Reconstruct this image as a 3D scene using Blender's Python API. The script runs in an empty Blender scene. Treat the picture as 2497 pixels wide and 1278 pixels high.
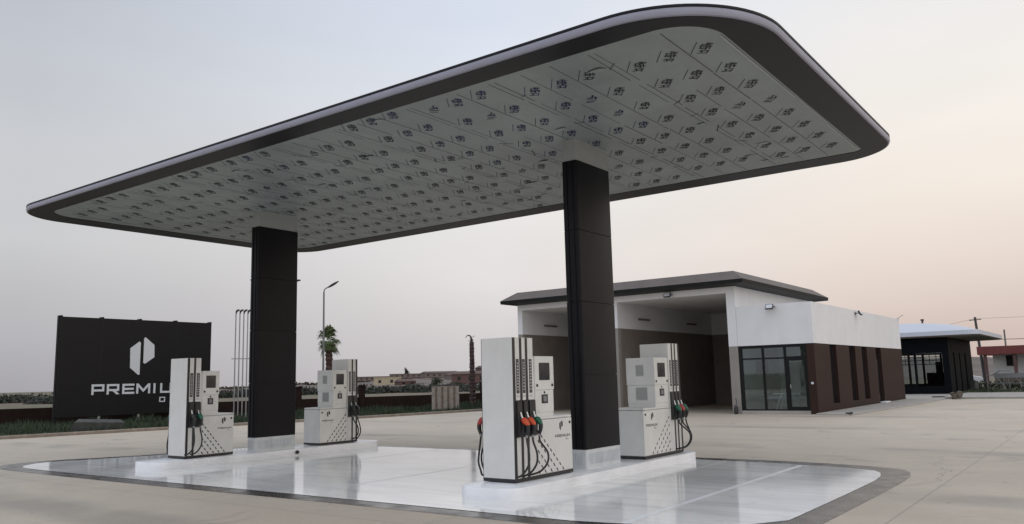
import bpy, bmesh, math, random
from mathutils import Vector, Matrix
random.seed(7)
sc = bpy.context.scene
COL = sc.collection
PI = math.pi

# ------------------------------------------------------------------ mesh helpers
class MB:
    def __init__(s): s.v = []; s.f = []; s.m = []; s.mi = 0
    def add(s, vs, fs):
        n = len(s.v); s.v += [tuple(p) for p in vs]
        s.f += [tuple(i + n for i in f) for f in fs]; s.m += [s.mi] * len(fs); return s
    def poly(s, pts): return s.add(pts, [tuple(range(len(pts)))])
    def box(s, x0, x1, y0, y1, z0, z1):
        vs = [(x0,y0,z0),(x1,y0,z0),(x1,y1,z0),(x0,y1,z0),(x0,y0,z1),(x1,y0,z1),(x1,y1,z1),(x0,y1,z1)]
        return s.add(vs, [(0,3,2,1),(4,5,6,7),(0,1,5,4),(1,2,6,5),(2,3,7,6),(3,0,4,7)])
    def obox(s, c, ax, ay, az):
        c, ax, ay, az = map(Vector, (c, ax, ay, az))
        vs = [c + i*ax + j*ay + k*az for k in (-1,1) for (i,j) in ((-1,-1),(1,-1),(1,1),(-1,1))]
        return s.add(vs, [(0,3,2,1),(4,5,6,7),(0,1,5,4),(1,2,6,5),(2,3,7,6),(3,0,4,7)])
    def bar(s, a, b, w, h=None, up=(0,0,1)):
        a, b = Vector(a), Vector(b); d = (b-a); L = d.length; d.normalize(); up = Vector(up)
        if abs(d.dot(up)) > .98: up = Vector((1,0,0))
        x = d.cross(up).normalized(); y = x.cross(d)
        return s.obox((a+b)/2, d*L/2, x*w/2, y*(h or w)/2)
    def prism(s, pts, fn, a, b):
        """pts 2-D outline, fn(p, d) -> 3-D, extruded from depth a to b"""
        n = len(pts); vs = [fn(p, a) for p in pts] + [fn(p, b) for p in pts]
        fs = [tuple(reversed(range(n))), tuple(range(n, 2*n))] + [(i, (i+1) % n, (i+1) % n + n, i+n) for i in range(n)]
        return s.add(vs, fs)
    def rings(s, rings, cap=True, closed=True):
        n = len(rings[0]); vs = [p for r in rings for p in r]; fs = []
        for k in range(len(rings)-1):
            for i in range(n if closed else n-1):
                j = (i+1) % n; fs.append((k*n+i, k*n+j, (k+1)*n+j, (k+1)*n+i))
        if cap: fs += [tuple(reversed(range(n))), tuple(range((len(rings)-1)*n, len(rings)*n))]
        return s.add(vs, fs)
    def tube(s, pts, r, n=8, cap=True):
        pts = [Vector(p) for p in pts]; rs = r if isinstance(r, (list, tuple)) else [r]*len(pts)
        rings = []; prev = None
        for i, p in enumerate(pts):
            t = (pts[min(i+1, len(pts)-1)] - pts[max(i-1, 0)]).normalized()
            if prev is None:
                a = Vector((0,0,1)) if abs(t.z) < .9 else Vector((1,0,0)); x = t.cross(a).normalized()
            else: x = (prev - t*prev.dot(t)).normalized()
            prev = x; y = t.cross(x)
            rings.append([p + (x*math.cos(2*PI*k/n) + y*math.sin(2*PI*k/n))*rs[i] for k in range(n)])
        return s.rings(rings, cap)
    def build(s, name, mat, parent=None, loc=(0,0,0), rz=0, smooth=False, bevel=0, seg=2):
        me = bpy.data.meshes.new(name); me.from_pydata(s.v, [], s.f)
        for m in (mat if isinstance(mat, (list, tuple)) else [mat]): me.materials.append(m)
        me.polygons.foreach_set('material_index', s.m)
        bm = bmesh.new(); bm.from_mesh(me)
        bmesh.ops.recalc_face_normals(bm, faces=bm.faces)
        if bevel:
            ed = [e for e in bm.edges if len(e.link_faces) == 2 and e.calc_face_angle(0) > .6]
            bmesh.ops.bevel(bm, geom=ed, offset=bevel, segments=seg, profile=.5, affect='EDGES', clamp_overlap=True)
        bm.to_mesh(me); bm.free()
        if smooth:
            me.polygons.foreach_set('use_smooth', [True]*len(me.polygons))
            try: me.set_sharp_from_angle(angle=math.radians(40))
            except Exception: pass
        o = bpy.data.objects.new(name, me); COL.objects.link(o)
        o.parent = parent; o.location = loc; o.rotation_euler = (0,0,rz); return o

def join(o, mb, mat):
    """add the surface pattern in mb to the mesh of o as further material slots"""
    me = o.data; base = len(me.materials)
    for m in (mat if isinstance(mat, (list, tuple)) else [mat]): me.materials.append(m)
    bm = bmesh.new(); bm.from_mesh(me)
    vs = [bm.verts.new(v) for v in mb.v]
    for f, mi in zip(mb.f, mb.m):
        g = bm.faces.new([vs[i] for i in f]); g.material_index = base+mi
    bm.to_mesh(me); bm.free()
def spline(pts, k=6):
    P = [Vector(p) for p in pts]; out = []
    for i in range(len(P)-1):
        p0, p1, p2, p3 = P[max(i-1,0)], P[i], P[i+1], P[min(i+2,len(P)-1)]
        for j in range(k):
            t = j/k
            out.append(.5*((2*p1)+(p2-p0)*t+(2*p0-5*p1+4*p2-p3)*t*t+(3*p1-p0-3*p2+p3)*t**3))
    return out + [P[-1]]
def chaikin(p, n=3):
    for _ in range(n):
        q = []
        for i in range(len(p)):
            a, b = p[i], p[(i+1) % len(p)]
            q += [(a[0]*.75+b[0]*.25, a[1]*.75+b[1]*.25), (a[0]*.25+b[0]*.75, a[1]*.25+b[1]*.75)]
        p = q
    return p
def rrect(x0, x1, y0, y1, r, n=14):
    """rounded rectangle; r = radii at (x0y0, x1y0, x1y1, x0y1)"""
    if not isinstance(r, (list, tuple)): r = [r]*4
    out = []
    for (cx, cy, a0, rr) in ((x0+r[0], y0+r[0], PI, r[0]), (x1-r[1], y0+r[1], 1.5*PI, r[1]), (x1-r[2], y1-r[2], 0, r[2]), (x0+r[3], y1-r[3], .5*PI, r[3])):
        for k in range(n+1):
            a = a0 + .5*PI*k/n; out.append((cx+rr*math.cos(a), cy+rr*math.sin(a)))
    return out

def thing(name, label, cat, loc=(0,0,0), rz=0, group=None):
    o = bpy.data.objects.new(name, None); COL.objects.link(o); o.empty_display_size = .2
    o.location = loc; o.rotation_euler = (0,0,rz); return tag(o, label, cat, group)
def tag(o, label, cat, group=None):
    o['label'] = label; o['category'] = cat
    if group: o['group'] = group
    return o
def struct(o): o['kind'] = 'structure'; return o
def stuff(o, label, cat): o['kind'] = 'stuff'; return tag(o, label, cat)

# ------------------------------------------------------------------ materials
def mat(name, base, rough=.5, metal=0., var=.0, scale=3., bump=0., bscale=40., coat=0., crough=.05, dark=None, dfac=.5, dscale=.6, rvar=0., spec=.5, wave=None):
    m = bpy.data.materials.new(name); m.use_nodes = True; nt = m.node_tree; N = nt.nodes; L = nt.links
    b = N['Principled BSDF']; b.inputs['Roughness'].default_value = rough; b.inputs['Metallic'].default_value = metal
    b.inputs['Base Color'].default_value = (*base, 1); b.inputs['Coat Weight'].default_value = coat
    b.inputs['Coat Roughness'].default_value = crough; b.inputs['Specular IOR Level'].default_value = spec
    tc = N.new('ShaderNodeTexCoord')
    if var or dark:
        n1 = N.new('ShaderNodeTexNoise'); n1.inputs['Scale'].default_value = scale; n1.inputs['Detail'].default_value = 6; n1.inputs['Roughness'].default_value = .6
        L.new(tc.outputs['Object'], n1.inputs['Vector'])
        mp = N.new('ShaderNodeMapRange'); mp.inputs[1].default_value = .3; mp.inputs[2].default_value = .7
        mp.inputs[3].default_value = 1-var; mp.inputs[4].default_value = 1+var; L.new(n1.outputs[0], mp.inputs[0])
        mx = N.new('ShaderNodeMix'); mx.data_type = 'RGBA'; mx.blend_type = 'MULTIPLY'; mx.inputs[0].default_value = 1
        mx.inputs[6].default_value = (*base, 1); L.new(mp.outputs[0], mx.inputs[7]); out = mx.outputs[2]
        if dark:
            n2 = N.new('ShaderNodeTexNoise'); n2.inputs['Scale'].default_value = dscale; n2.inputs['Detail'].default_value = 5; n2.inputs['Distortion'].default_value = .6
            L.new(tc.outputs['Object'], n2.inputs['Vector'])
            r2 = N.new('ShaderNodeMapRange'); r2.inputs[1].default_value = .45; r2.inputs[2].default_value = .72; r2.inputs[3].default_value = 0; r2.inputs[4].default_value = dfac
            L.new(n2.outputs[0], r2.inputs[0])
            m2 = N.new('ShaderNodeMix'); m2.data_type = 'RGBA'; L.new(r2.outputs[0], m2.inputs[0]); L.new(out, m2.inputs[6]); m2.inputs[7].default_value = (*dark, 1); out = m2.outputs[2]
        L.new(out, b.inputs['Base Color'])
    if rvar:
        n3 = N.new('ShaderNodeTexNoise'); n3.inputs['Scale'].default_value = scale*.7; n3.inputs['Detail'].default_value = 4; L.new(tc.outputs['Object'], n3.inputs['Vector'])
        r3 = N.new('ShaderNodeMapRange'); r3.inputs[1].default_value = .3; r3.inputs[2].default_value = .7; r3.inputs[3].default_value = max(.02, rough-rvar); r3.inputs[4].default_value = rough+rvar
        L.new(n3.outputs[0], r3.inputs[0]); L.new(r3.outputs[0], b.inputs['Roughness'])
    if bump:
        n4 = N.new('ShaderNodeTexNoise'); n4.inputs['Scale'].default_value = bscale; n4.inputs['Detail'].default_value = 4; L.new(tc.outputs['Object'], n4.inputs['Vector'])
        bp = N.new('ShaderNodeBump'); bp.inputs['Strength'].default_value = bump; bp.inputs['Distance'].default_value = .02; L.new(n4.outputs[0], bp.inputs['Height'])
        L.new(bp.outputs[0], b.inputs['Normal'])
        if coat: L.new(bp.outputs[0], b.inputs['Coat Normal'])
    return m

M = {}
M['concrete'] = None
M['pump_white'] = mat('pump_white_paint', (.68,.68,.66), .38, var=.05, scale=2.5, dark=(.5,.5,.47), dfac=.25, dscale=1.6)
M['pump_grey'] = mat('pump_grey_paint', (.50,.51,.51), .45, var=.05, scale=3)
M['grille_dark'] = mat('grille_slats', (.30,.30,.29), .5)
M['black'] = mat('black_plastic', (.018,.018,.02), .45)
M['rubber'] = mat('black_rubber', (.014,.014,.015), .5)
M['screen'] = mat('dark_display_glass', (.03,.032,.035), .08, var=.5, scale=6)
M['key'] = mat('keypad_grey', (.2,.2,.21), .5, var=.4, scale=60)
M['ink'] = mat('dark_grey_print', (.03,.03,.034), .5)
M['ink_soft'] = mat('grey_print', (.14,.14,.145), .5)
M['label'] = mat('label_print', (.05,.05,.056), .4, var=.2, scale=30)
M['label_text'] = mat('label_lettering', (.5,.5,.5), .5)
M['orange'] = mat('orange_nozzle_plastic', (.55,.075,.022), .45, var=.15)
M['red'] = mat('red_nozzle_plastic', (.42,.045,.04), .45, var=.15)
M['green'] = mat('green_nozzle_plastic', (.01,.12,.065), .4, var=.1)
M['silver'] = mat('brushed_aluminium', (.6,.6,.6), .35, 1.0)
M['clad'] = mat('anthracite_cladding', (.0068,.0072,.0100), .36, var=.12, scale=1.2, spec=.16, dark=(.011,.0112,.0135), dfac=.5, dscale=1.5)
M['ringclad'] = mat('canopy_dark_cladding', (.0105,.0112,.0145), .4, var=.12, scale=.8, spec=.2)
M['fascia'] = mat('silver_fascia_panel', (.31,.315,.385), .38, .0, var=.05, scale=1.5, spec=.3)
M['soffit'] = mat('film_covered_panel', (.28,.315,.315), .42, var=.10, scale=.9, bump=.25, bscale=5, dark=(.21,.24,.25), dfac=.7, dscale=.4)
M['collar'] = mat('unpainted_collar', (.37,.385,.38), .55, var=.05)
M['film'] = mat('blue_grey_film_print', (.018,.021,.028), .6)
M['filmblue'] = mat('deep_blue_film_print', (.018,.026,.085), .6)
M['seam'] = mat('panel_joint', (.07,.075,.08), .7)
M['trim'] = mat('pale_edge_trim', (.55,.56,.55), .5)
M['pad'] = mat('white_epoxy_floor', (.915,.915,.90), .10, var=.03, scale=.8, bump=.008, bscale=2.2, dark=(.70,.70,.69), dfac=.7, dscale=.45, rvar=.06, spec=.5)
M['island'] = mat('white_island_paint', (.83,.845,.87), .25, var=.05, scale=2, bump=.03, bscale=6, dark=(.64,.66,.70), dfac=.35, dscale=1.2)
M['border'] = mat('dark_sealed_border', (.05,.042,.039), .26, var=.3, scale=4, bump=.03, bscale=12, rvar=.1, spec=.3)
M['plinth'] = mat('white_plinth_sheet', (.62,.65,.67), .4, var=.05)
M['white_wall'] = mat('white_render', (.72,.73,.75), .75, var=.04, scale=1.2, bump=.06, bscale=60, dark=(.62,.63,.64), dfac=.3, dscale=.35)
M['taupe'] = mat('taupe_lower_paint', (.25,.235,.215), .7, var=.06, scale=1.5)
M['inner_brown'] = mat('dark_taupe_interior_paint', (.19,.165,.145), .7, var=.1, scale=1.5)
M['roof_dark'] = mat('brown_roof_sheet', (.125,.105,.096), .55, var=.12, scale=1.1, spec=.2)
M['roof_edge'] = mat('dark_brown_eave', (.014,.0155,.015), .5, var=.1, spec=.15)
M['brick'] = None
M['frame'] = mat('black_window_frame', (.007,.008,.009), .4, spec=.2)
M['slot'] = mat('dark_slot_glass', (.012,.011,.013), .15)
M['floor_in'] = mat('interior_tile', (.3,.3,.29), .4)
M['sign'] = mat('charcoal_sign_panel', (.0085,.0083,.0098), .5, var=.1, scale=1.5, spec=.2)
M['sign_white'] = mat('pale_sign_lettering', (.58,.61,.65), .5)
M['steel'] = mat('galvanised_steel', (.30,.31,.32), .5, .5, var=.1)
M['pole'] = mat('grey_lamp_post', (.16,.165,.17), .5, .2)
M['lamp_dark'] = mat('dark_lamp_head', (.03,.03,.032), .5)
M['wall_brown'] = mat('dark_brown_boundary_wall', (.024,.0155,.013), .9, spec=.05, var=.2, scale=2, bump=.2, bscale=20)
M['kerb'] = mat('weathered_kerb', (.23,.19,.155), .85, var=.25, scale=3, bump=.2)
M['grass'] = mat('verge_grass', (.026,.044,.02), .8, var=.35, scale=1.2)
M['soil'] = mat('verge_soil', (.06,.06,.035), .9, var=.3, scale=1.5)
M['trunk'] = mat('palm_bark', (.075,.045,.036), .9, var=.35, scale=8, bump=.4)
M['deadtrunk'] = mat('dry_palm_bark', (.06,.036,.034), .9, var=.35, scale=8, bump=.4)
M['frond'] = mat('palm_leaf', (.075,.105,.035), .6, var=.3, scale=3)
M['olive'] = mat('olive_leaf', (.04,.052,.028), .8, var=.4, scale=1)
M['farleaf'] = mat('distant_leaf', (.05,.056,.046), .9, var=.35, scale=.3)
M['cream'] = mat('cream_render', (.42,.36,.25), .8, var=.08)
M['redhouse'] = mat('red_render', (.11,.062,.056), .85, var=.2)
M['pinkhouse'] = mat('dull_pink_render', (.155,.125,.115), .85, var=.2)
M['tile'] = mat('red_tile', (.10,.066,.058), .85, var=.2)
M['navy'] = mat('navy_cladding', (.0052,.0068,.0088), .6, var=.1, spec=.05)
M['kiosk_roof'] = mat('pale_blue_roof', (.50,.53,.60), .5, var=.03)
M['redfascia'] = mat('red_fascia', (.15,.032,.03), .6, var=.15, scale=2)
M['timber'] = mat('weathered_timber', (.27,.24,.21), .85, var=.25, scale=6)
M['stone'] = mat('old_concrete', (.055,.056,.054), .9, var=.4, scale=3, bump=.4, bscale=15)
M['rubble'] = mat('rubble', (.12,.095,.075), .95, var=.4, scale=4, bump=.5, bscale=12)
M['car_white'] = mat('white_car_paint', (.62,.63,.64), .3, coat=.5)
M['tyre'] = mat('tyre', (.015,.015,.015), .8)
M['path'] = mat('footpath_concrete', (.34,.32,.29), .85, var=.12, scale=2, bump=.15, dark=(.22,.2,.18), dfac=.4, dscale=.7)
M['wire'] = mat('dark_wire', (.05,.05,.05), .6)

def glass_mat(name, tint, alpha, rough=.02):
    m = bpy.data.materials.new(name); m.use_nodes = True; nt = m.node_tree; N = nt.nodes; L = nt.links
    N.remove(N['Principled BSDF']); out = N['Material Output']
    fr = N.new('ShaderNodeFresnel'); fr.inputs[0].default_value = 1.5
    tr = N.new('ShaderNodeBsdfTransparent'); tr.inputs[0].default_value = (*tint, 1)
    gl = N.new('ShaderNodeBsdfGlossy'); gl.inputs['Roughness'].default_value = rough; gl.inputs[0].default_value = (.9,.92,.95,1)
    mx = N.new('ShaderNodeMixShader'); ad = N.new('ShaderNodeMath'); ad.operation = 'ADD'; ad.inputs[1].default_value = alpha
    L.new(fr.outputs[0], ad.inputs[0]); L.new(ad.outputs[0], mx.inputs[0]); L.new(tr.outputs[0], mx.inputs[1]); L.new(gl.outputs[0], mx.inputs[2])
    L.new(mx.outputs[0], out.inputs[0]); return m
M['glass'] = glass_mat('shop_glass', (.88,.94,.92), .03)
M['kglass'] = glass_mat('kiosk_glass', (.85,.88,.88), .0)

def streaks(m, col, fac, sc_, lo=.5, hi=.78, rough=None):
    """blend stretched dirt streaks of colour col into the base colour of material m"""
    nt = m.node_tree; N = nt.nodes; L = nt.links; b = N['Principled BSDF']; inp = b.inputs['Base Color']
    tc = N.new('ShaderNodeTexCoord'); mp = N.new('ShaderNodeMapping'); mp.inputs['Scale'].default_value = sc_; L.new(tc.outputs['Object'], mp.inputs[0])
    n = N.new('ShaderNodeTexNoise'); n.inputs['Scale'].default_value = 1; n.inputs['Detail'].default_value = 6; n.inputs['Roughness'].default_value = .65; L.new(mp.outputs[0], n.inputs['Vector'])
    r = N.new('ShaderNodeMapRange'); r.inputs[1].default_value = lo; r.inputs[2].default_value = hi; r.inputs[4].default_value = fac; L.new(n.outputs[0], r.inputs[0])
    x = N.new('ShaderNodeMix'); x.data_type = 'RGBA'; L.new(r.outputs[0], x.inputs[0])
    if inp.is_linked: L.new(inp.links[0].from_socket, x.inputs[6])
    else: x.inputs[6].default_value = inp.default_value
    x.inputs[7].default_value = (*col, 1); L.new(x.outputs[2], inp)
streaks(M['pad'], (.45,.45,.45), .65, (.35,3.5,1), .48, .78); streaks(M['pad'], (.30,.29,.28), .55, (2.2,2.6,1), .62, .72)
streaks(M['island'], (.42,.42,.41), .5, (1.2,1.6,6), .55, .8); streaks(M['island'], (.2,.19,.18), .6, (5,5,9), .68, .74)
streaks(M['white_wall'], (.55,.55,.54), .22, (2.2,2.2,.18), .52, .8); streaks(M['pump_white'], (.45,.44,.41), .3, (5,5,.8), .55, .8)
streaks(M['collar'], (.3,.3,.3), .3, (3,3,.5)); streaks(M['plinth'], (.38,.38,.37), .5, (4,4,1.2), .5, .75)
streaks(M['soffit'], (.22,.24,.25), .5, (2.5,.25,1), .5, .75); streaks(M['taupe'], (.17,.155,.14), .4, (2,2,.25))
def concrete():
    m = bpy.data.materials.new('forecourt_concrete'); m.use_nodes = True; nt = m.node_tree; N = nt.nodes; L = nt.links
    b = N['Principled BSDF']; b.inputs['Roughness'].default_value = .62
    tc = N.new('ShaderNodeTexCoord')
    def noise(s, d=6, dist=0., vec=None):
        n = N.new('ShaderNodeTexNoise'); n.inputs['Scale'].default_value = s; n.inputs['Detail'].default_value = d; n.inputs['Distortion'].default_value = dist
        L.new(vec or tc.outputs['Object'], n.inputs['Vector']); return n.outputs[0]
    def rng(x, a, c, d, e):
        r = N.new('ShaderNodeMapRange'); r.inputs[1].default_value = a; r.inputs[2].default_value = c; r.inputs[3].default_value = d; r.inputs[4].default_value = e; L.new(x, r.inputs[0]); return r.outputs[0]
    def mix(f, a, c):
        x = N.new('ShaderNodeMix'); x.data_type = 'RGBA'
        L.new(f, x.inputs[0])
        for i, q in ((6, a), (7, c)):
            if isinstance(q, tuple): x.inputs[i].default_value = (*q, 1)
            else: L.new(q, x.inputs[i])
        return x.outputs[2]
    c = mix(rng(noise(.12, 5, .8), .35, .65, 0, 1), (.425,.366,.292), (.50,.434,.347))
    c = mix(rng(noise(.9, 7, .5), .40, .75, 0, .5), c, (.37,.322,.262))
    c = mix(rng(noise(9, 4), .55, .8, 0, .35), c, (.27,.245,.22))
    c = mix(rng(noise(3.1, 2), .70, .76, 0, .7), c, (.14,.125,.11))        # small dark specks
    c = mix(rng(noise(.55, 3, 1.0), .66, .74, 0, .45), c, (.17,.15,.13))    # old oil stains
    # long wiped streaks of dust along the traffic lane
    mp = N.new('ShaderNodeMapping'); mp.inputs['Scale'].default_value = (.25, 1.6, 1); mp.inputs['Rotation'].default_value = (0,0,-.5); L.new(tc.outputs['Object'], mp.inputs[0])
    c = mix(rng(noise(.8, 5, 0, mp.outputs[0]), .5, .75, 0, .35), c, (.51,.455,.385))
    wv = N.new('ShaderNodeTexWave'); wv.wave_type = 'RINGS'; wv.inputs['Scale'].default_value = .045; wv.inputs['Distortion'].default_value = 1.2; wv.inputs['Detail'].default_value = 2; wv.inputs['Detail Scale'].default_value = .5
    mw_ = N.new('ShaderNodeMapping'); mw_.inputs['Location'].default_value = (4, -38, 0); L.new(tc.outputs['Object'], mw_.inputs[0]); L.new(mw_.outputs[0], wv.inputs['Vector'])
    ty = N.new('ShaderNodeMath'); ty.operation = 'MULTIPLY'; L.new(rng(wv.outputs['Fac'], .90, .985, 0, .5), ty.inputs[0]); L.new(rng(noise(.35, 4), .42, .62, 0, 1), ty.inputs[1])
    c = mix(ty.outputs[0], c, (.19,.17,.15))
    vo = N.new('ShaderNodeTexVoronoi'); vo.feature = 'DISTANCE_TO_EDGE'; vo.inputs['Scale'].default_value = .16; 
    va = N.new('ShaderNodeVectorMath'); va.operation = 'ADD'; nn = N.new('ShaderNodeTexNoise'); nn.inputs['Scale'].default_value = 1.1; nn.inputs['Detail'].default_value = 5; L.new(tc.outputs['Object'], nn.inputs['Vector']); L.new(tc.outputs['Object'], va.inputs[0]); L.new(nn.outputs['Color'], va.inputs[1]); L.new(va.outputs[0], vo.inputs['Vector'])
    ck = N.new('ShaderNodeMath'); ck.operation = 'MULTIPLY'; L.new(rng(vo.outputs['Distance'], .0008, .0026, .7, 0), ck.inputs[0]); L.new(rng(noise(.22, 3), .50, .60, 0, 1), ck.inputs[1])
    c = mix(ck.outputs[0], c, (.12,.105,.095))
    # saw-cut joints every 6 m
    sx = N.new('ShaderNodeSeparateXYZ'); L.new(tc.outputs['Object'], sx.inputs[0])
    def joint(o, period, off):
        a = N.new('ShaderNodeMath'); a.operation = 'ADD'; a.inputs[1].default_value = off; L.new(o, a.inputs[0])
        p = N.new('ShaderNodeMath'); p.operation = 'PINGPONG'; p.inputs[1].default_value = period/2; L.new(a.outputs[0], p.inputs[0])
        return rng(p.outputs[0], .006, .02, .38, 0)
    c = mix(joint(sx.outputs[0], 4.9, -10.35), c, (.12,.11,.10)); c = mix(joint(sx.outputs[1], 9.8, 5.6), c, (.15,.135,.12))
    L.new(c, b.inputs['Base Color'])
    bp = N.new('ShaderNodeBump'); bp.inputs['Strength'].default_value = .25; bp.inputs['Distance'].default_value = .02; L.new(noise(25, 5), bp.inputs['Height']); L.new(bp.outputs[0], b.inputs['Normal'])
    return m
M['concrete'] = concrete()

def brickmat():
    m = mat('brown_facing_panel', (.055,.04,.036), .6, spec=.1)
    nt = m.node_tree; N = nt.nodes; L = nt.links; b = N['Principled BSDF']; tc = N.new('ShaderNodeTexCoord')
    sp_ = N.new('ShaderNodeSeparateXYZ'); L.new(tc.outputs['Object'], sp_.inputs[0]); ad = N.new('ShaderNodeMath'); ad.operation = 'ADD'; L.new(sp_.outputs[0], ad.inputs[0]); L.new(sp_.outputs[1], ad.inputs[1])
    mp = N.new('ShaderNodeCombineXYZ'); L.new(ad.outputs[0], mp.inputs[0]); L.new(sp_.outputs[2], mp.inputs[1])
    br = N.new('ShaderNodeTexBrick'); br.inputs['Scale'].default_value = 1.0; br.inputs['Brick Width'].default_value = 1.2; br.inputs['Row Height'].default_value = .6
    br.inputs['Mortar Size'].default_value = .006; br.inputs['Color1'].default_value = (.040,.0225,.0185,1); br.inputs['Color2'].default_value = (.034,.0215,.018,1); br.inputs['Mortar'].default_value = (.024,.018,.016,1)
    L.new(mp.outputs[0], br.inputs[0]); L.new(br.outputs[0], b.inputs['Base Color']); return m
M['brick'] = brickmat()

def fieldmat():
    m = bpy.data.materials.new('dry_field'); m.use_nodes = True; nt = m.node_tree; N = nt.nodes; L = nt.links
    b = N['Principled BSDF']; b.inputs['Roughness'].default_value = .95
    tc = N.new('ShaderNodeTexCoord'); prev = (.145,.115,.08)
    for (s, d, a, c, f, colr) in ((.02,5,.42,.6,.8,(.10,.105,.055)), (.07,6,.5,.66,.7,(.17,.125,.095)), (.35,6,.52,.7,.6,(.06,.065,.035))):
        n = N.new('ShaderNodeTexNoise'); n.inputs['Scale'].default_value = s; n.inputs['Detail'].default_value = d; L.new(tc.outputs['Object'], n.inputs['Vector'])
        r = N.new('ShaderNodeMapRange'); r.inputs[1].default_value = a; r.inputs[2].default_value = c; r.inputs[4].default_value = f; L.new(n.outputs[0], r.inputs[0])
        x = N.new('ShaderNodeMix'); x.data_type = 'RGBA'; L.new(r.outputs[0], x.inputs[0])
        if isinstance(prev, tuple): x.inputs[6].default_value = (*prev, 1)
        else: L.new(prev, x.inputs[6])
        x.inputs[7].default_value = (*colr, 1); prev = x.outputs[2]
    L.new(prev, b.inputs['Base Color']); return m
M['field'] = fieldmat()

# ------------------------------------------------------------------ camera
F, PITCH, ROLL, YAW = 1979.4, .143469, .0247926, -.63499
CAM = Vector((17.65869, -13.38308, 1.79587))
cy_, sy_ = math.cos(YAW), math.sin(YAW); fw0 = Vector((sy_, cy_, 0)); r0 = Vector((cy_, -sy_, 0)); up = Vector((0,0,1))
fw = math.cos(PITCH)*fw0 + math.sin(PITCH)*up; u0 = -math.sin(PITCH)*fw0 + math.cos(PITCH)*up
rr = math.cos(ROLL)*r0 - math.sin(ROLL)*u0; uu = math.sin(ROLL)*r0 + math.cos(ROLL)*u0
cd = bpy.data.cameras.new('camera'); cam = bpy.data.objects.new('camera', cd); COL.objects.link(cam)
mw = Matrix((rr, uu, -fw)).transposed().to_4x4(); mw.translation = CAM; cam.matrix_world = mw
cd.sensor_width = 36; cd.lens = 36*F/2497; cd.clip_end = 6000; cd.clip_start = .1; sc.camera = cam

# ------------------------------------------------------------------ sky and light
w = bpy.data.worlds.new('World'); sc.world = w; w.use_nodes = True; nt = w.node_tree; N = nt.nodes; L = nt.links
bg = N['Background']
sky = N.new('ShaderNodeTexSky'); sky.sky_type = 'NISHITA'; sky.sun_disc = False
SUN_EL, SUN_AZ = math.radians(16), Vector((.93, .36, 0)).normalized()
sky.sun_elevation = SUN_EL; sky.sun_rotation = math.atan2(SUN_AZ.x, SUN_AZ.y); sky.air_density = 1.5; sky.dust_density = 3
L.new(sky.outputs[0], bg.inputs[0]); bg.inputs[1].default_value = .06
tc = N.new('ShaderNodeTexCoord'); sx = N.new('ShaderNodeSeparateXYZ'); L.new(tc.outputs['Generated'], sx.inputs[0])
def ramp(stops):
    r = N.new('ShaderNodeValToRGB'); e = r.color_ramp.elements; r.color_ramp.interpolation = 'LINEAR'
    while len(e) < len(stops): e.new(.5)
    for k, (p, c) in enumerate(stops): e[k].position = p; e[k].color = (*c, 1)
    L.new(sx.outputs[2], r.inputs[0]); return r.outputs[0]
left = ramp([(0,(.43,.42,.45)), (.04,(.475,.47,.505)), (.16,(.635,.635,.655)), (.28,(.62,.635,.67)), (.42,(.565,.595,.66)), (.6,(.66,.71,.83)), (1,(1.06,1.12,1.25))])
mid = ramp([(0,(.64,.605,.615)), (.04,(.71,.68,.69)), (.12,(.86,.82,.82)), (.2,(.89,.87,.86)), (.3,(.86,.885,.93)), (.42,(.78,.835,.95)), (.6,(.78,.83,.94)), (1,(1.06,1.12,1.25))])
right = ramp([(0,(.66,.52,.47)), (.06,(.76,.635,.58)), (.15,(.94,.83,.75)), (.26,(.99,.93,.86)), (.36,(.96,.93,.91)), (.46,(.93,.94,.98)), (.65,(.86,.91,1.0)), (1,(1.06,1.12,1.25))])
cx = N.new('ShaderNodeCombineXYZ'); L.new(sx.outputs[0], cx.inputs[0]); L.new(sx.outputs[1], cx.inputs[1])
nz = N.new('ShaderNodeVectorMath'); nz.operation = 'NORMALIZE'; L.new(cx.outputs[0], nz.inputs[0])
dt = N.new('ShaderNodeVectorMath'); dt.operation = 'DOT_PRODUCT'; L.new(nz.outputs[0], dt.inputs[0]); dt.inputs[1].default_value = (r0.x, r0.y, 0)
mr = N.new('ShaderNodeMapRange'); mr.inputs[1].default_value = -.52; mr.inputs[2].default_value = -.02; L.new(dt.outputs['Value'], mr.inputs[0])
mA = N.new('ShaderNodeMix'); mA.data_type = 'RGBA'; L.new(mr.outputs[0], mA.inputs[0]); L.new(left, mA.inputs[6]); L.new(mid, mA.inputs[7])
mr2 = N.new('ShaderNodeMapRange'); mr2.inputs[1].default_value = -.02; mr2.inputs[2].default_value = .42; L.new(dt.outputs['Value'], mr2.inputs[0])
mx = N.new('ShaderNodeMix'); mx.data_type = 'RGBA'; L.new(mr2.outputs[0], mx.inputs[0]); L.new(mA.outputs[2], mx.inputs[6]); L.new(right, mx.inputs[7])
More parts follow.
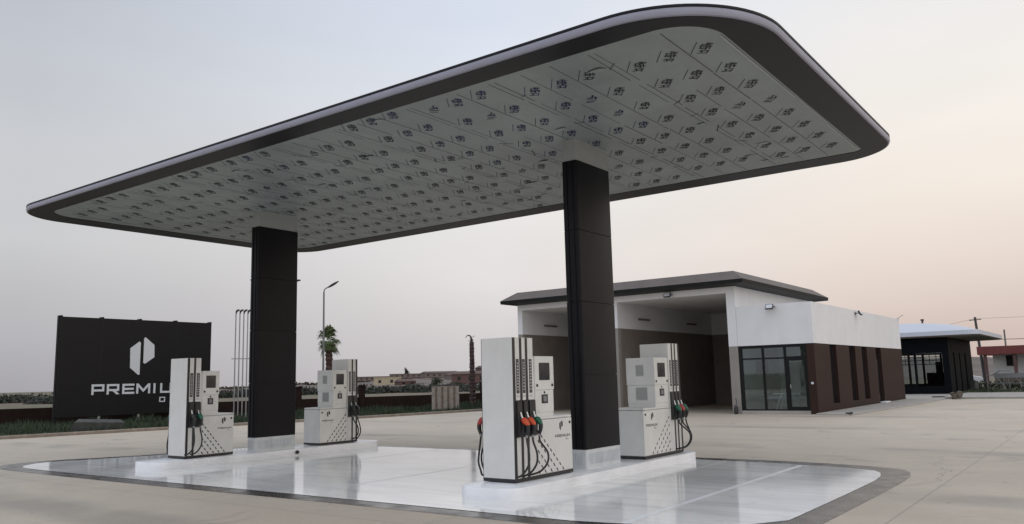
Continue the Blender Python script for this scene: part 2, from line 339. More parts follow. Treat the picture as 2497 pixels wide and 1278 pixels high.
# thin high cloud, barely visible
mpn = N.new('ShaderNodeMapping'); mpn.inputs['Scale'].default_value = (1.5, 1.5, 5); L.new(tc.outputs['Generated'], mpn.inputs[0])
cn = N.new('ShaderNodeTexNoise'); cn.inputs['Scale'].default_value = 1.6; cn.inputs['Detail'].default_value = 3; L.new(mpn.outputs[0], cn.inputs['Vector'])
cr = N.new('ShaderNodeMapRange'); cr.inputs[1].default_value = .3; cr.inputs[2].default_value = .7; cr.inputs[3].default_value = .965; cr.inputs[4].default_value = 1.035; L.new(cn.outputs[0], cr.inputs[0])
cm = N.new('ShaderNodeMix'); cm.data_type = 'RGBA'; cm.blend_type = 'MULTIPLY'; cm.inputs[0].default_value = 1; L.new(mx.outputs[2], cm.inputs[6]); L.new(cr.outputs[0], cm.inputs[7])
df = N.new('ShaderNodeVectorMath'); df.operation = 'DOT_PRODUCT'; L.new(nz.outputs[0], df.inputs[0]); df.inputs[1].default_value = (fw0.x, fw0.y, 0)
rf_ = N.new('ShaderNodeMapRange'); rf_.inputs[1].default_value = .55; rf_.inputs[2].default_value = -.4; rf_.inputs[3].default_value = 1.0; rf_.inputs[4].default_value = 1.42; L.new(df.outputs['Value'], rf_.inputs[0])
bg2 = N.new('ShaderNodeBackground'); L.new(cm.outputs[2], bg2.inputs[0]); rg_ = N.new('ShaderNodeMapRange'); rg_.inputs[1].default_value = .57; rg_.inputs[2].default_value = .9; rg_.inputs[3].default_value = 1; rg_.inputs[4].default_value = .72; L.new(dt.outputs['Value'], rg_.inputs[0])
rm_ = N.new('ShaderNodeMath'); rm_.operation = 'MULTIPLY'; L.new(rf_.outputs[0], rm_.inputs[0]); L.new(rg_.outputs[0], rm_.inputs[1]); L.new(rm_.outputs[0], bg2.inputs[1])
ms = N.new('ShaderNodeMixShader'); ms.inputs[0].default_value = .9; L.new(bg.outputs[0], ms.inputs[1]); L.new(bg2.outputs[0], ms.inputs[2]); L.new(ms.outputs[0], N['World Output'].inputs[0])
sl = bpy.data.lights.new('sun', 'SUN'); sl.energy = .22; sl.angle = math.radians(60); sl.color = (1,.9,.78)
so = bpy.data.objects.new('sun', sl); COL.objects.link(so)
sd = Vector((SUN_AZ.x*math.cos(SUN_EL), SUN_AZ.y*math.cos(SUN_EL), math.sin(SUN_EL))); so.rotation_euler = sd.to_track_quat('Z', 'Y').to_euler(); so.location = (40, 20, 30)
sc.view_settings.view_transform = 'Standard'; sc.view_settings.look = 'None'; sc.view_settings.exposure = 0; sc.view_settings.gamma = 1

# ------------------------------------------------------------------ ground
def sheet(name, pts, z, m):
    b = MB(); b.poly([(x, y, z) for x, y in pts]); return struct(b.build(name, m))
b = MB(); b.rings([[(math.cos(2*PI*k/64)*r, math.sin(2*PI*k/64)*r, z) for k in range(64)] for r, z in ((2500,-.4),(400,-.3),(60,-.06))], cap=False)
b.poly([(math.cos(2*PI*k/64)*60, math.sin(2*PI*k/64)*60, -.06) for k in range(64)])
struct(b.build('ground', M['field']))
KERB = [(-20.5,-30),(-18.2,-8),(-16.9,.3),(-15.7,6),(-14.9,9.8),(-14.2,13.2),(-13.3,18.5),(-12.6,24),(-11.6,33),(-10.7,41.4)]
sheet('forecourt', KERB[::-1] + [(70,-30),(70,40.2),(9.4,41.4)], 0, M['concrete'])
b = MB(); K = spline([(x,y,0) for x,y in KERB], 4)
ring = []
for i, p in enumerate(K):
    t = (K[min(i+1,len(K)-1)]-K[max(i-1,0)]).normalized(); n = Vector((-t.y, t.x, 0))
    ring.append([p+n*.0+Vector((0,0,-.1)), p+Vector((0,0,.1)), p+n*.03+Vector((0,0,.13)), p+n*.17+Vector((0,0,.13)), p+n*.17+Vector((0,0,-.1))])
b.rings(ring); struct(b.build('kerb', M['kerb']))
WALL = [(-37,-12),(-30.6,4.6),(-26.6,13.9),(-22.5,22.6),(-20.2,28.2),(-18.6,34),(-16.5,44)]
b = MB(); b.poly([(x-.12, y, .07) for x, y in KERB] + [(x, y, .07) for x, y in WALL[::-1]] + [(-40,-30,.07)]); struct(b.build('verge', M['soil']))
# painted pad
INN = [(-2.9,-4.56),(3,-4.5),(8,-4.42),(14.2,-4.42),(14.25,-1),(14.25,2.35),(13.4,2.86),(11.8,3.12),(10,3.24),(4,3.24),(.5,3.22),(-1.35,2.98),(-2.4,2.4),(-3.25,1.2),(-3.25,-.95),(-3.95,-2.5),(-4.5,-3.5),(-3.95,-4.35)]
OUT = [(-3.0,-4.93),(3,-4.93),(8,-4.78),(14.6,-4.82),(14.66,-1),(14.66,2.7),(13.8,3.3),(12.1,3.6),(10,3.64),(4,3.56),(.5,3.52),(-1.35,3.3),(-2.6,2.7),(-3.58,1.4),(-3.62,-.75),(-4.4,-2.3),(-5.15,-3.7),(-4.55,-4.75)]
sheet('pad_border', chaikin(OUT, 2), .004, M['border']); pd_ = sheet('painted_pad', chaikin(INN, 2), .008, M['pad'])
b = MB()
for x, wd, y0, y1 in ((12.55,.05,-4.3,2.85),(10.95,.02,-4.3,3.05),(6.5,.03,-4.3,3.1),(3.0,.02,-4.3,3.1),(-1.7,.025,-4.4,2.6)): b.poly([(x-wd,y0,.0095),(x+wd,y0,.0095),(x+wd-.04,y1,.0095),(x-wd-.04,y1,.0095)])
join(pd_, b, mat('pad_seam_filler', (.80,.82,.84), .25, var=.08))
# footpath beside the shop, far pavement
b = MB(); b.prism([(7.25,21.95),(8.55,21.7),(8.75,22.0),(9.25,34),(9.2,41.2),(7.25,41.2)], lambda p,d:(p[0],p[1],d), -.1, .07); struct(b.build('footpath', M['path'], bevel=.02, seg=1))
b = MB(); b.prism([(9.0,41.45),(42,40.2),(42,50),(9.0,51)], lambda p,d:(p[0],p[1],d), -.1, .12); struct(b.build('pavement', M['path'], bevel=.02, seg=1))
b = MB(); b.prism([(-2,41.4),(9.0,41.4),(9.0,51.3),(-2,51.3)], lambda p,d:(p[0],p[1],d), -.1, .03); struct(b.build('terrace', M['path']))
b = MB(); b.poly([(8.2,51.0,.09),(60,50.0,.09),(60,60,.09),(8.2,62,.09)]); struct(b.build('far_verge', mat('far_verge_grass', (.085,.1,.05), .9, var=.35, scale=1)))

# ------------------------------------------------------------------ pump islands
S = 9.6565
def island(u, label):
    b = MB(); b.prism(rrect(-.56,.56,-3.42,3.36,(.28,.34,.28,.28)), lambda p,d:(p[0],p[1],d), -.02, .17)
    o = b.build('pump_island', M['island'], loc=(u,0,0), bevel=.012, seg=2, smooth=True)
    return tag(o, label, 'kerb island', 'white kerb islands under the canopy')
island(0, 'long white painted raised island under the left pair of pumps, farther from the viewer')
island(S, 'long white painted raised island carrying the four-hose-side pumps with orange nozzles'.replace('four-hose-side ', ''))
b = MB(); b.tube([(0,0,0),(.05,0,0)], .045, 12); b.tube([(.05,0,0),(.06,0,-.01)], .03, 10)
tag(b.build('drain_cap', M['black'], loc=(.56,.35,.09), smooth=True), 'small black cap on the side of the left white island', 'pipe cap')

# ------------------------------------------------------------------ canopy
ZR = 6.292
can = thing('fuel_canopy', 'large flat dark fuel station canopy with rounded corners on two anthracite columns', 'canopy', (0,0,0))
RAD = (1.25, 1.75, 1.2, 1.15)
def loop(off, z):
    return [(x, y, z) for x, y in rrect(-4.93+off, 14.46-off, -4.55+off, 4.80-off, [r-off*.75 for r in RAD], 20)]
b = MB(); b.rings([loop(.03,ZR+.004), loop(.004,ZR+.012), loop(-.014,ZR+.055), loop(0,ZR+.112), loop(.03,ZR+.118), loop(.06,ZR+.10)], cap=False)
b.build('fascia', M['fascia'], can, smooth=True)
b = MB(); b.rings([loop(.035,ZR+.115), loop(-.01,ZR+.119), loop(-.01,ZR+.15), loop(.12,ZR+.155)], cap=False); b.build('top_trim', M['ringclad'], can, smooth=True)
b = MB(); b.rings([loop(.121,ZR+.154), loop(.8,ZR+.165), loop(2.5,ZR+.18)], cap=False); b.poly(loop(2.5,ZR+.18)); b.build('roof_deck', M['pump_grey'], can)
PAN = rrect(-4.12, 13.88, -4.06, 4.08, (.75,.75,.22,.6), 10)
b = MB(); n = 84
OU = [Vector(p) for p in loop(.032, ZR)]
PI_ = [Vector((x,y,ZR+.012)) for x,y in rrect(-4.12, 13.88, -4.06, 4.08, (.75,.75,.22,.6), 20)]
MI = [Vector((x,y,ZR)) for x,y in rrect(-4.12, 13.88, -4.06, 4.08, (.75,.75,.22,.6), 20)]
b.rings([OU, MI, PI_], cap=False); b.build('soffit_ring', M['ringclad'], can)
b = MB(); b.poly([(x,y,ZR+.010) for x,y in PAN]); panel_ = b.build('soffit_panel', M['soffit'], can)
# ragged pale edge strips where the film was cut back
b = MB()
for (x0,y0,x1,y1,wd) in ((13.83,-3.35,13.83,-.2,.012),(13.85,-.1,13.85,1.6,.008),(13.82,1.7,13.82,3.9,.014)):
    b.bar((x0,y0,ZR-.004),(x1,y1,ZR-.004),wd,.012)
b.build('edge_trim', M['trim'], can)
# film print: marks and joint lines
fm = MB(); sm = MB()
STK = [(-.5,-.5,.35,-.42),(-.1,-.48,-.15,-.2),(-.45,-.28,.5,-.16),(.3,-.5,.42,-.2),(-.5,-.02,.2,.02),(.1,-.12,.05,.2),(-.35,.14,.55,.16),(-.4,.0,-.42,.3),(.4,-.02,.3,.34),(-.5,.34,.3,.36),(.0,.22,.05,.52),(-.2,.5,.5,.44)]
def inside(x, y, mrg=.14): return -4.12+mrg < x < 13.88-mrg and -4.06+mrg < y < 4.08-mrg and not (x > 13.5 and y < -3.4) and not (x < -3.6 and y < -3.6)
def stroke(bm_, a, c, wd, z):
    d = (Vector(c)-Vector(a)); nrm = Vector((-d.y, d.x)).normalized()*wd/2; a = Vector(a); c = Vector(c)
    bm_.poly([(*(a+nrm), z), (*(c+nrm), z), (*(c-nrm), z), (*(a-nrm), z)])
rnd = random.Random(3)
for j in range(11):
    phj = -3.05 if j == 0 else rnd.choice((-3.09, -3.61, -3.2, -3.54, -3.35, -2.9))
    for k in range(3):
        U = 13.48 - 1.775*j - .515*k
        ph = phj + rnd.uniform(-.03,.03)
        if j == 0: ph = (-3.05, -3.09, -3.04)[k]
        for q in range(-1, 9):
            V = ph + .895*q
            if not inside(U, V): continue
            damaged = rnd.random() < .08
            fm.mi = 1 if (abs(U-9.4) < 1.9 and -4 < V < 0 and rnd.random() < .75) or (abs(U-3.6) < .9 and V < -1.5 and rnd.random() < .4) else 0
            zz = ZR+.0065
            E1, E2 = Vector((.58,-.815))*.35, Vector((.74,.67))*.16        # reading direction of the print, and across it
            mp_ = lambda a_, b_: (U+a_*E2.x+b_*E1.x, V+a_*E2.y+b_*E1.y)
            for si, (a0,b0,a1,b1) in enumerate(STK):
                if damaged and si % 2: continue
                zz -= .0002
                stroke(fm, mp_(a0+rnd.uniform(-.06,.06),b0+rnd.uniform(-.04,.04)), mp_(a1+rnd.uniform(-.06,.06),b1+rnd.uniform(-.04,.04)), rnd.uniform(.017,.03), zz)
            if inside(U-.3, V) and not damaged: stroke(fm, mp_(-1.0,-.6), mp_(-1.0,.6), .010, zz-.0002)
    for V_ in (-3.2,-2.1,-1.2,-.3,.6,1.7,2.7,3.4):
        xs = 12.14-1.775*j+rnd.uniform(-.03,.05)
        if -3.7 < xs < 13.4 and rnd.random() < .6: stroke(sm, (xs-.09, V_+rnd.uniform(-.2,.2)), (xs+.09, V_+rnd.uniform(-.2,.2)), .022, ZR+.0074)
    Us = 12.14 - 1.775*j
    for (x, dash) in ((Us+1.07, 0), (Us+.06, 1), (Us-.05, 1), (Us+.55, 2)):
        if not -4.0 < x < 13.7: continue
        y = -3.9 if x > -3.5 else -3.3
        while y < 3.95:
            Ld = rnd.uniform(1.5,5) if dash == 0 else rnd.uniform(.7, 1.6) if dash == 1 else rnd.uniform(.8, 2.4)
            y2 = min(y+Ld, 3.97)
            if dash != 2 or rnd.random() < .85: stroke(sm, (x+rnd.uniform(-.01,.01), y), (x+rnd.uniform(-.01,.01), y2), rnd.uniform(.010,.017), ZR+.0078)
            y = y2 + (.04 if dash == 0 else rnd.uniform(.05, .5) if dash == 1 else rnd.uniform(.05, .3))
join(panel_, fm, [M['film'], M['filmblue']]); join(panel_, sm, M['seam'])
cr_ = MB()                                              # loose crumpled bits of film
for _ in range(44):
    x, y = rnd.uniform(-3.6, 13.4), rnd.uniform(-3.8, 3.8); a = rnd.uniform(-.6,.6); l = rnd.uniform(.08,.2)
    p = [(x+math.cos(a+t)*l*(1 if i % 2 else .55), y+math.sin(a+t)*l*.35, ZR+.003-rnd.uniform(0,.02)) for i, t in enumerate([0,1,2,3,4,5.2])]
    cr_.poly(p)
join(panel_, cr_, mat('loose_film_scrap', (.30,.33,.33), .5))
# columns
def column(u):
    c = MB(); hw, hd = .166, .633
    zs = [.506, 1.85, 3.195, 4.54, 5.886]
    for i in range(4):
        z0, z1 = zs[i]+(.006 if i else 0), zs[i+1]-.006
        c.prism(rrect(-hw,hw,-hd,hd,.045,4), lambda p,d:(p[0],p[1],d), z0, z1)
    c.prism(rrect(-hw+.02,hw-.02,-hd+.02,hd-.02,.04,4), lambda p,d:(p[0],p[1],d), .52, 5.87)
    for s in (-1,1):
        for x in (-.055,.075): c.box(x-.006,x+.006, s*(hd+.004)-.01, s*(hd+.004)+.01, .52, 5.87)
    co = c.build('column', M['clad'], can, (u,0,0), smooth=True)
    d = MB(); d.prism(rrect(-hw+.012,hw-.012,-hd+.012,hd-.012,.045,4), lambda p,q:(p[0],p[1],q), 5.88, ZR+.02); d.build('collar', M['collar'], co, smooth=True)
    d = MB(); d.prism(rrect(-hw+.004,hw-.004,-hd+.004,hd-.004,.04,4), lambda p,q:(p[0],p[1],q), .165, .512)
    yy = -hd+.1
    while yy < hd-.08:
        for s in (-1,1): d.box(min(s*(hw-.006),s*(hw+.008)), max(s*(hw-.006),s*(hw+.008)), yy, yy+.014, .24, .44)
        yy += .045
    xx = -hw+.06
    while xx < hw-.05:
        for s in (-1,1): d.box(xx, xx+.012, min(s*(hd-.006),s*(hd+.008)), max(s*(hd-.006),s*(hd+.008)), .24, .44)
        xx += .045
    d.build('column_base', M['plinth'], co)
column(0); column(S)

# ------------------------------------------------------------------ lettering
def glyph(ch):
    t = .2; W = {'M':1.45,'I':.3}.get(ch, 1.22); R = lambda a,b,c,d: [(a,b),(c,b),(c,d),(a,d)]
    g = {'P':[R(0,0,t,1), R(t,.8,W,1), R(W-t,.52,W,.8), R(t,.32,W,.52)],
         'R':[R(0,0,t,1), R(t,.8,W,1), R(W-t,.52,W,.8), R(t,.32,W,.52), [(.58,.32),(.92,.32),(W+.06,0),(W-.26,0)]],
         'E':[R(0,0,t,1), R(t,.8,W,1), R(t,.4,W-.06,.6), R(t,0,W,.2)],
         'M':[R(0,0,t,1), R(W-t,0,W,1), [(t,1),(t,.70),(W/2,.14),(W/2,.44)], [(W/2,.44),(W/2,.14),(W-t,.70),(W-t,1)]],
         'I':[R(.04,0,.04+t,1)], 'U':[R(0,0,t,1), R(W-t,0,W,1), R(t,0,W-t,.2)],
         'O':[R(0,0,t,1), R(W-t,0,W,1), R(t,0,W-t,.2), R(t,.8,W-t,1)], 'L':[R(0,0,t,1), R(t,0,W,.2)]}[ch]
    return g, W
def word(mb, text, fn, h, d0, d1, gap=.26, x0=0.):
    x = x0
    for ch in text:
        g, W = glyph(ch)
        for p in g: mb.prism([((x+a)*h, b_*h) for a, b_ in p], fn, d0, d1)
        x += W + gap
    return (x-gap)*h
EMB = [[(0,.70),(.36,.885),(.415,.86),(.41,.01),(.355,0),(.02,.185)], [(.55,.98),(.61,1),(.985,.80),(1,.47),(.62,.295),(.55,.315)]]

# ------------------------------------------------------------------ fuel pumps
def pump(loc, rz, W, tl, Lg, nh, cols, label):
    p = thing('fuel_pump', label, 'fuel pump', loc, rz, 'white fuel pumps on the islands')
    hw = W/2; H = 2.3; Lc = Lg - tl
    wh, bk = M['pump_white'], M['black']
    b = MB(); b.box(-hw, hw, 0, tl, .06, H); b.build('hose_tower', wh, p, bevel=.008)
    b = MB(); b.box(-hw-.001, hw+.001, -.001, Lg-.004, .012, .064)
    for y in (.1, Lg-.3): 
        for s in (-1,1): b.box(s*(hw-.1)-.06, s*(hw-.1)+.06, y, y+.12, 0, .02)
    b.build('base_plinth', bk, p)
    c = MB(); c.box(-hw+.004, hw-.004, tl+.002, Lg, .06, .945); cab = c.build('pump_cabinet', wh, p, bevel=.012)
    c = MB(); c.box(-hw+.002, hw-.002, tl+.003, Lg+.004, .95, .995); c.build('cabinet_lid', wh, p, bevel=.022, seg=3)
    hl = .53*Lc; h0, h1 = tl+.004, tl+hl
    c = MB(); c.box(-hw+.02, hw-.02, h0+.05, h1, .993, 1.07); c.box(-hw+.012, hw-.012, h0+.05, h1, 1.07, 1.432); c.box(-hw+.004, hw-.004, h0+.05, h1+.012, 1.44, 2.0)
    c.box(-hw+.03, hw-.03, h0, h0+.06, .993, 1.985); c.box(-hw+.02, hw-.02, h0+.06, h1-.01, 1.42, 1.45)
    head = c.build('display_head', wh, p, bevel=.006)
    for (z0, z1, x0, x1, n_) in ((1.62,1.86,-.08,.1,8), (1.13,1.40,-.14,.12,12)):      # ventilation grilles on the end of the head
        yb = h1+(.0145 if z0 > 1.4 else .003); g = MB(); g.box(x0, x1, yb-.005, yb, z0, z1); gr = g.build('vent_grille', M['pump_grey'], head)
        g = MB()
        for i in range(n_):
            x = x0+(x1-x0)*(i+.3)/n_; g.box(x, x+(x1-x0)/n_*.45, yb-.002, yb+.004, z0+.015, z1-.015)
        join(gr, g, M['grille_dark'])
    vm = (h0+.05+h1)/2
    for s in (-1, 1):
        fx = lambda q, d, f=hw-.004: (s*(f+d), q[0], q[1])
        sq = lambda a,b_,c_,d_: [(a,b_),(c_,b_),(c_,d_),(a,d_)]
        q = MB(); q.prism(sq(vm-.26*hl, 1.60, vm+.26*hl, 1.89), fx, -.001, .006); q.build('display_screen', M['screen'], head)
        q = MB(); q.prism(sq(vm-.145*hl, 1.215, vm+.145*hl, 1.36), lambda a,d:fx(a,d,hw-.012), -.001, .010)
        kp = q.build('keypad', bk, head)
        q = MB(); q.prism(sq(vm-.08*hl, 1.245, vm+.08*hl, 1.335), lambda a,d:fx(a,d,hw-.012), .009, .014); q.build('key_field', M['key'], kp)
        q = MB(); q.prism([(vm+.02*math.cos(t*PI/5), 1.395+.02*math.sin(t*PI/5)) for t in range(10)], lambda a,d:fx(a,d,hw-.012), -.001, .006); q.build('card_reader', bk, head)
        for y, z, hf in ((h0+.1, 1.515, hw-.004), (h1-.045, 1.515, hw-.004), (Lg-.07, .865, hw-.004)):
            q = MB(); q.prism([(y+.024*math.cos(t*PI/6), z+.024*math.sin(t*PI/6)) for t in range(12)], lambda a,d:fx(a,d,hf), -.001, .01); q.build('lock', bk, head if z > 1 else cab)
        # printed emblem, word and dash pattern on the lower panel
        vc = tl + .70*Lc
        q = MB()
        for poly in EMB: q.prism([(vc + s*((a-.5)*.11), .74+e*.165) for a, e in poly], fx, -.001, .002)
        q.build('emblem', M['ink'], cab)
        q = MB(); h = .046*Lc/1.1
        ww = sum(glyph(ch)[1]+.26 for ch in 'PREMIUM')-.26
        word(q, 'PREMIUM', lambda a,d: fx((vc + .03*Lc + s*(a[0]-ww*h/2), .625+a[1]), d), h, -.001, .002)
        q.build('lettering', M['ink'], cab)
        q = MB(); h2 = h*.5
        word(q, 'OIL', lambda a,d: fx((vc + .03*Lc + s*(a[0]+ww*h*.22), .575+a[1]), d), h2, -.001, .002, .5); q.build('lettering', M['ink_soft'], cab)
        q = MB(); sp = .178*Lc/1.13
        for i in range(9):
            z = .10 + .082*i
            for k in range(8):
                v = tl + .09*Lc + sp*k - (sp/2 if i % 2 else 0)
                if v < tl+.03 or v > tl + .74*Lc - (z-.1)*1.1*Lc/1.13: continue
                q.prism([(v-.032,z+.032),(v-.001,z+.032),(v+.034,z-.022),(v+.003,z-.022)], fx, -.001, .002)
        join(cab, q, M['ink'])
        # hose tower face
        if nh == 3: blk = [(0,.12),(.33,.44),(.61,.72)]; wht = [(.14,.32),(.45,.60),(.74,.97)]
        else: blk = [(0,.17),(.47,.61)]; wht = [(.2,.45),(.64,.96)]
        q = MB()
        for a, e in blk: q.prism(sq(a*tl+.001, .03, e*tl, H-.004), lambda aa,d:fx(aa,d,hw), -.002, .005)
        q.build('tower_groove', bk, p)
        for i, (a, e) in enumerate(wht):
            v0, v1 = a*tl, e*tl; vmid = (v0+v1)/2; lw = min((v1-v0)*.8, .075)/2
            q = MB(); q.prism(sq(vmid-lw, 1.40, vmid+lw, 1.95), lambda aa,d:fx(aa,d,hw), -.002, .004); lb = q.build('product_label', M['label'], p)
            q = MB(); zt = 1.45                              # illegible vertical lettering
            while zt < 1.90:
                hh = random.uniform(.025,.045); q.prism(sq(vmid-lw*.45, zt, vmid+lw*.45, zt+hh*.55), lambda aa,d:fx(aa,d,hw), .0035, .0055); zt += hh+.012
            q.prism(sq(vmid-lw, 1.335, vmid+lw, 1.375), lambda aa,d:fx(aa,d,hw), -.002, .004)
            join(lb, q, M['label_text'])
            bw = max((v1-v0)*.62, .05)
            q = MB(); prof = [(0,.70),(.06,.72),(.07,.95),(.035,1.05),(.03,1.27),(0,1.29)]
            q.prism(prof, lambda a2,d: (s*(hw+a2[0]), vmid+d, a2[1]), -bw, bw); q.build('nozzle_boot', bk, p)
            colr = cols[(i if s > 0 else i+3) % len(cols)]
            X = lambda dx: s*(hw+dx)
            q = MB(); q.tube(spline([(X(.075),vmid,.99),(X(.12),vmid,.965),(X(.165),vmid,.925),(X(.185),vmid+.004,.885)],3), [.030,.040,.048,.052,.05,.046,.042,.038,.034,.03], 10); nz_ = q.build('nozzle', colr, p, smooth=True)
            q = MB(); q.tube([(X(.05),vmid-.01,1.10),(X(.065),vmid-.004,1.04),(X(.09),vmid,.985)], [.012,.015,.02], 8); q.build('spout', M['silver'], nz_, smooth=True)
            q = MB(); q.tube(spline([(X(.18),vmid,.90),(X(.175),vmid,.82),(X(.15),vmid,.745)],3), [.034,.036,.036,.034,.03,.028,.026], 8)
            q.tube(spline([(X(.13),vmid,.93),(X(.08),vmid,.86),(X(.10),vmid,.78),(X(.15),vmid,.75)],3), .011, 6); q.build('grip', bk, nz_, smooth=True)
            q = MB(); q.tube([(X(.152),vmid,.75),(X(.147),vmid,.70)], [.024,.02], 8); q.build('swivel', M['steel'], nz_, smooth=True)
            bul = .16 + .05*i + random.uniform(-.01,.02); drop = -.10 - .02*i
            if rz: drop *= .6; bul *= 1.25
            q = MB(); q.tube(spline([(X(.148),vmid,.705),(X(.16),vmid,.62),(X(bul+.03),vmid-.01,.45),(X(bul+.03),vmid-.03,.29),(X(bul*.75),vmid+drop*.6,.16),(X(.06),vmid+drop,.105),(X(.0),vmid+drop-.02,.10)],6), .0165, 8); q.build('hose', M['rubber'], p, smooth=True)
    return p
O, G, K_, R_ = M['orange'], M['green'], M['black'], M['red']
pump((9.524,-2.832,.17), 0, .634, .577, 1.71, 3, [O,O,G,R_,O,G], 'white fuel pump nearest the viewer, with two orange nozzles and one green nozzle')
pump((9.686,2.986,.17), PI, .662, .518, 1.739, 3, [G,O,G,G,R_,G], 'white three-hose fuel pump behind the right canopy column, with green and red nozzles')
pump((-.059,-2.609,.17), 0, .70, .355, 1.273, 2, [K_,G,K_,G], 'white two-hose fuel pump in front of the dark billboard, with one green nozzle')
pump((-.01,2.633,.17), PI, .665, .346, 1.329, 2, [K_,K_,K_,K_], 'white two-hose fuel pump with all black nozzles, before the palm and lamp post')

# ------------------------------------------------------------------ wash-bay building
bay = thing('bay_building', 'white drive-in bay building with two deep open bays under a brown hipped roof slab', 'building', (0,0,0))
Wt, Lo = MB(), MB(); Y0, Y1 = 22.55, 34.7
def wseg(x0,x1,y0,y1,zs):
    Lo.box(x0,x1,y0,y1,-.05,zs); Wt.box(x0,x1,y0,y1,zs,5.5)
wseg(-8.52,-8.22,Y0,Y1,4.2); wseg(-2.73,-2.33,Y0,Y1-.3,4.2)
Lo.box(3.40,3.82,Y0,Y1-.3,-.05,3.035); Wt.box(3.40,3.82,Y0,Y1-.3,3.035,5.5)
Wt.box(-8.52,3.82,Y0,Y1,5.5,5.8)
Wt.build('wall', M['white_wall'], bay)
Lo.build('lower_wall', M['taupe'], bay)
b = MB(); b.box(-8.22,-2.73,Y1-.3,Y1,4.2,5.5); b.box(-2.33,3.82,Y1-.3,Y1,4.2,5.5); b.build('back_wall', M['white_wall'], bay)
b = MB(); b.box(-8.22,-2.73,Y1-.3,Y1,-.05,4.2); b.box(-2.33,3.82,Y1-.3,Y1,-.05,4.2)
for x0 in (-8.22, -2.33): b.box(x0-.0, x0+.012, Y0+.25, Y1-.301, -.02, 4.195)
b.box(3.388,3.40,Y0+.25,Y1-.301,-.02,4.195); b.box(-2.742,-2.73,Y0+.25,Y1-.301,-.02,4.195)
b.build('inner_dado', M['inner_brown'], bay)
b = MB(); OL = lambda o,z: [(-8.52-o,Y0-o,z),(3.82+o,Y0-o,z),(3.82+o,Y1+o,z),(-8.52-o,Y1+o,z)]
b.rings([OL(.0,5.79), OL(.66,5.86), OL(.68,6.03)], cap=False); ef = b.build('eave', M['roof_edge'], bay)
b = MB(); b.rings([OL(.681,6.031), OL(.0,6.5)], cap=False); b.poly(OL(0,6.5)); b.build('roof', M['roof_dark'], bay)
for (x, y) in ((-2.33,25.4),(-2.33,31.4),(-8.22,25.3),(-8.22,31.2)):
    b = MB(); b.box(x-.01, x+.05, y-.65, y+.65, 4.70, 4.80)
    for k in range(3): b.box(x+.05, x+.07, y-.6, y+.6, 4.715+.03*k, 4.73+.03*k)
    b.build('vent', M['inner_brown'], bay)

# ------------------------------------------------------------------ shop
shop = thing('shop_building', 'low white and brown shop block with black framed glass front beside the open bays', 'shop', (0,0,0))
X0, X1, YB = 3.83, 7.2, 40.2
b = MB(); b.box(X0,X1,Y0,Y0+.25,3.03,4.83); b.box(X1-.25,X1,Y0+.25,YB,3.03,4.83); b.box(X0,X1-.25,YB-.25,YB,3.03,4.83); b.box(X0,X0+.2,Y1+.02,YB-.25,3.03,4.83)
b.build('wall', M['white_wall'], shop)
b = MB(); b.box(X0+.0,X1-.25,Y0+.25,YB-.25,4.4,4.5); b.build('roof', M['pump_grey'], shop)
b = MB(); b.box(X0,X1-.25,Y0+.25,28,2.95,3.03); b.build('ceiling', M['white_wall'], shop)
b = MB()
segs = [(Y0,24.88),(25.98,28.24),(29.36,30.64),(31.70,33.62),(34.84,YB)]
for y0, y1 in segs: b.box(X1-.25,X1,y0,y1,-.05,3.028)
for y0, y1 in ((24.88,25.98),(28.24,29.36),(30.64,31.70)): b.box(X1-.25,X1,y0,y1,-.05,.37)
b.box(6.87,X1-.25,Y0,Y0+.25,-.05,3.028); b.box(X0,X1-.25,YB-.25,YB,-.05,3.028)
b.build('brown_facing', M['brick'], shop)
b = MB(); b.box(3.83,6.87,Y0-.02,Y0+.25,-.05,.145); b.build('sill', M['path'], shop, bevel=.01)
for y0, y1, z0 in ((24.88,25.98,.37),(28.24,29.36,.37),(30.64,31.70,.37)):
    b = MB(); b.box(X1-.20,X1-.16,y0,y1,z0,3.028); b.box(X1-.16,X1-.14,y0,y0+.05,z0,3.028); b.box(X1-.16,X1-.14,y1-.05,y1,z0,3.028); b.build('window', M['slot'], shop)
b = MB(); b.box(X1-.20,X1-.16,33.62,34.84,.07,3.028); b.box(X1-.16,X1-.13,33.7,34.76,.1,2.4); sdoor = b.build('side_door', M['slot'], shop)
b = MB(); b.box(X1+.001,X1+.3,33.7,34.8,.07,.13); b.build('door_step', M['white_wall'], shop, bevel=.01)
# glazing
b = MB(); FX = [3.83,4.93,5.91,6.87]; y0, y1 = Y0+.03, Y0+.11
b.box(3.83,6.87,y0,y1,2.90,3.028); b.box(3.83,6.87,y0,y1,.146,.21)
b.box(3.83,3.99,y0,y1,.21,2.90); b.box(6.79,6.87,y0,y1,.21,2.90)
for x in (4.93,5.91): b.box(x-.05,x+.05,y0,y1,.21,2.90)
b.box(3.99,4.88,y0,y1,2.40,2.47); b.box(4.98,5.86,y0,y1,2.40,2.47); b.box(5.96,6.79,y0,y1,2.40,2.49)
wf = b.build('window_frame', M['frame'], shop)
b = MB(); b.box(5.962,6.06,y0-.012,y1-.01,.215,2.398); b.box(6.72,6.788,y0-.012,y1-.01,.215,2.398); b.box(6.06,6.72,y0-.012,y1-.01,2.30,2.398); b.box(6.06,6.72,y0-.012,y1-.01,.215,.32)
dr = b.build('glass_door', M['frame'], shop)
b = MB(); b.bar((6.10,y0-.06,1.12),(6.10,y0-.06,1.28),.025); b.bar((6.08,y0-.012,1.2),(6.10,y0-.06,1.2),.02); b.build('handle', M['silver'], dr)
b = MB(); b.box(6.055,6.725,y0+.02,y0+.03,.30,2.31); b.build('pane', M['glass'], dr)
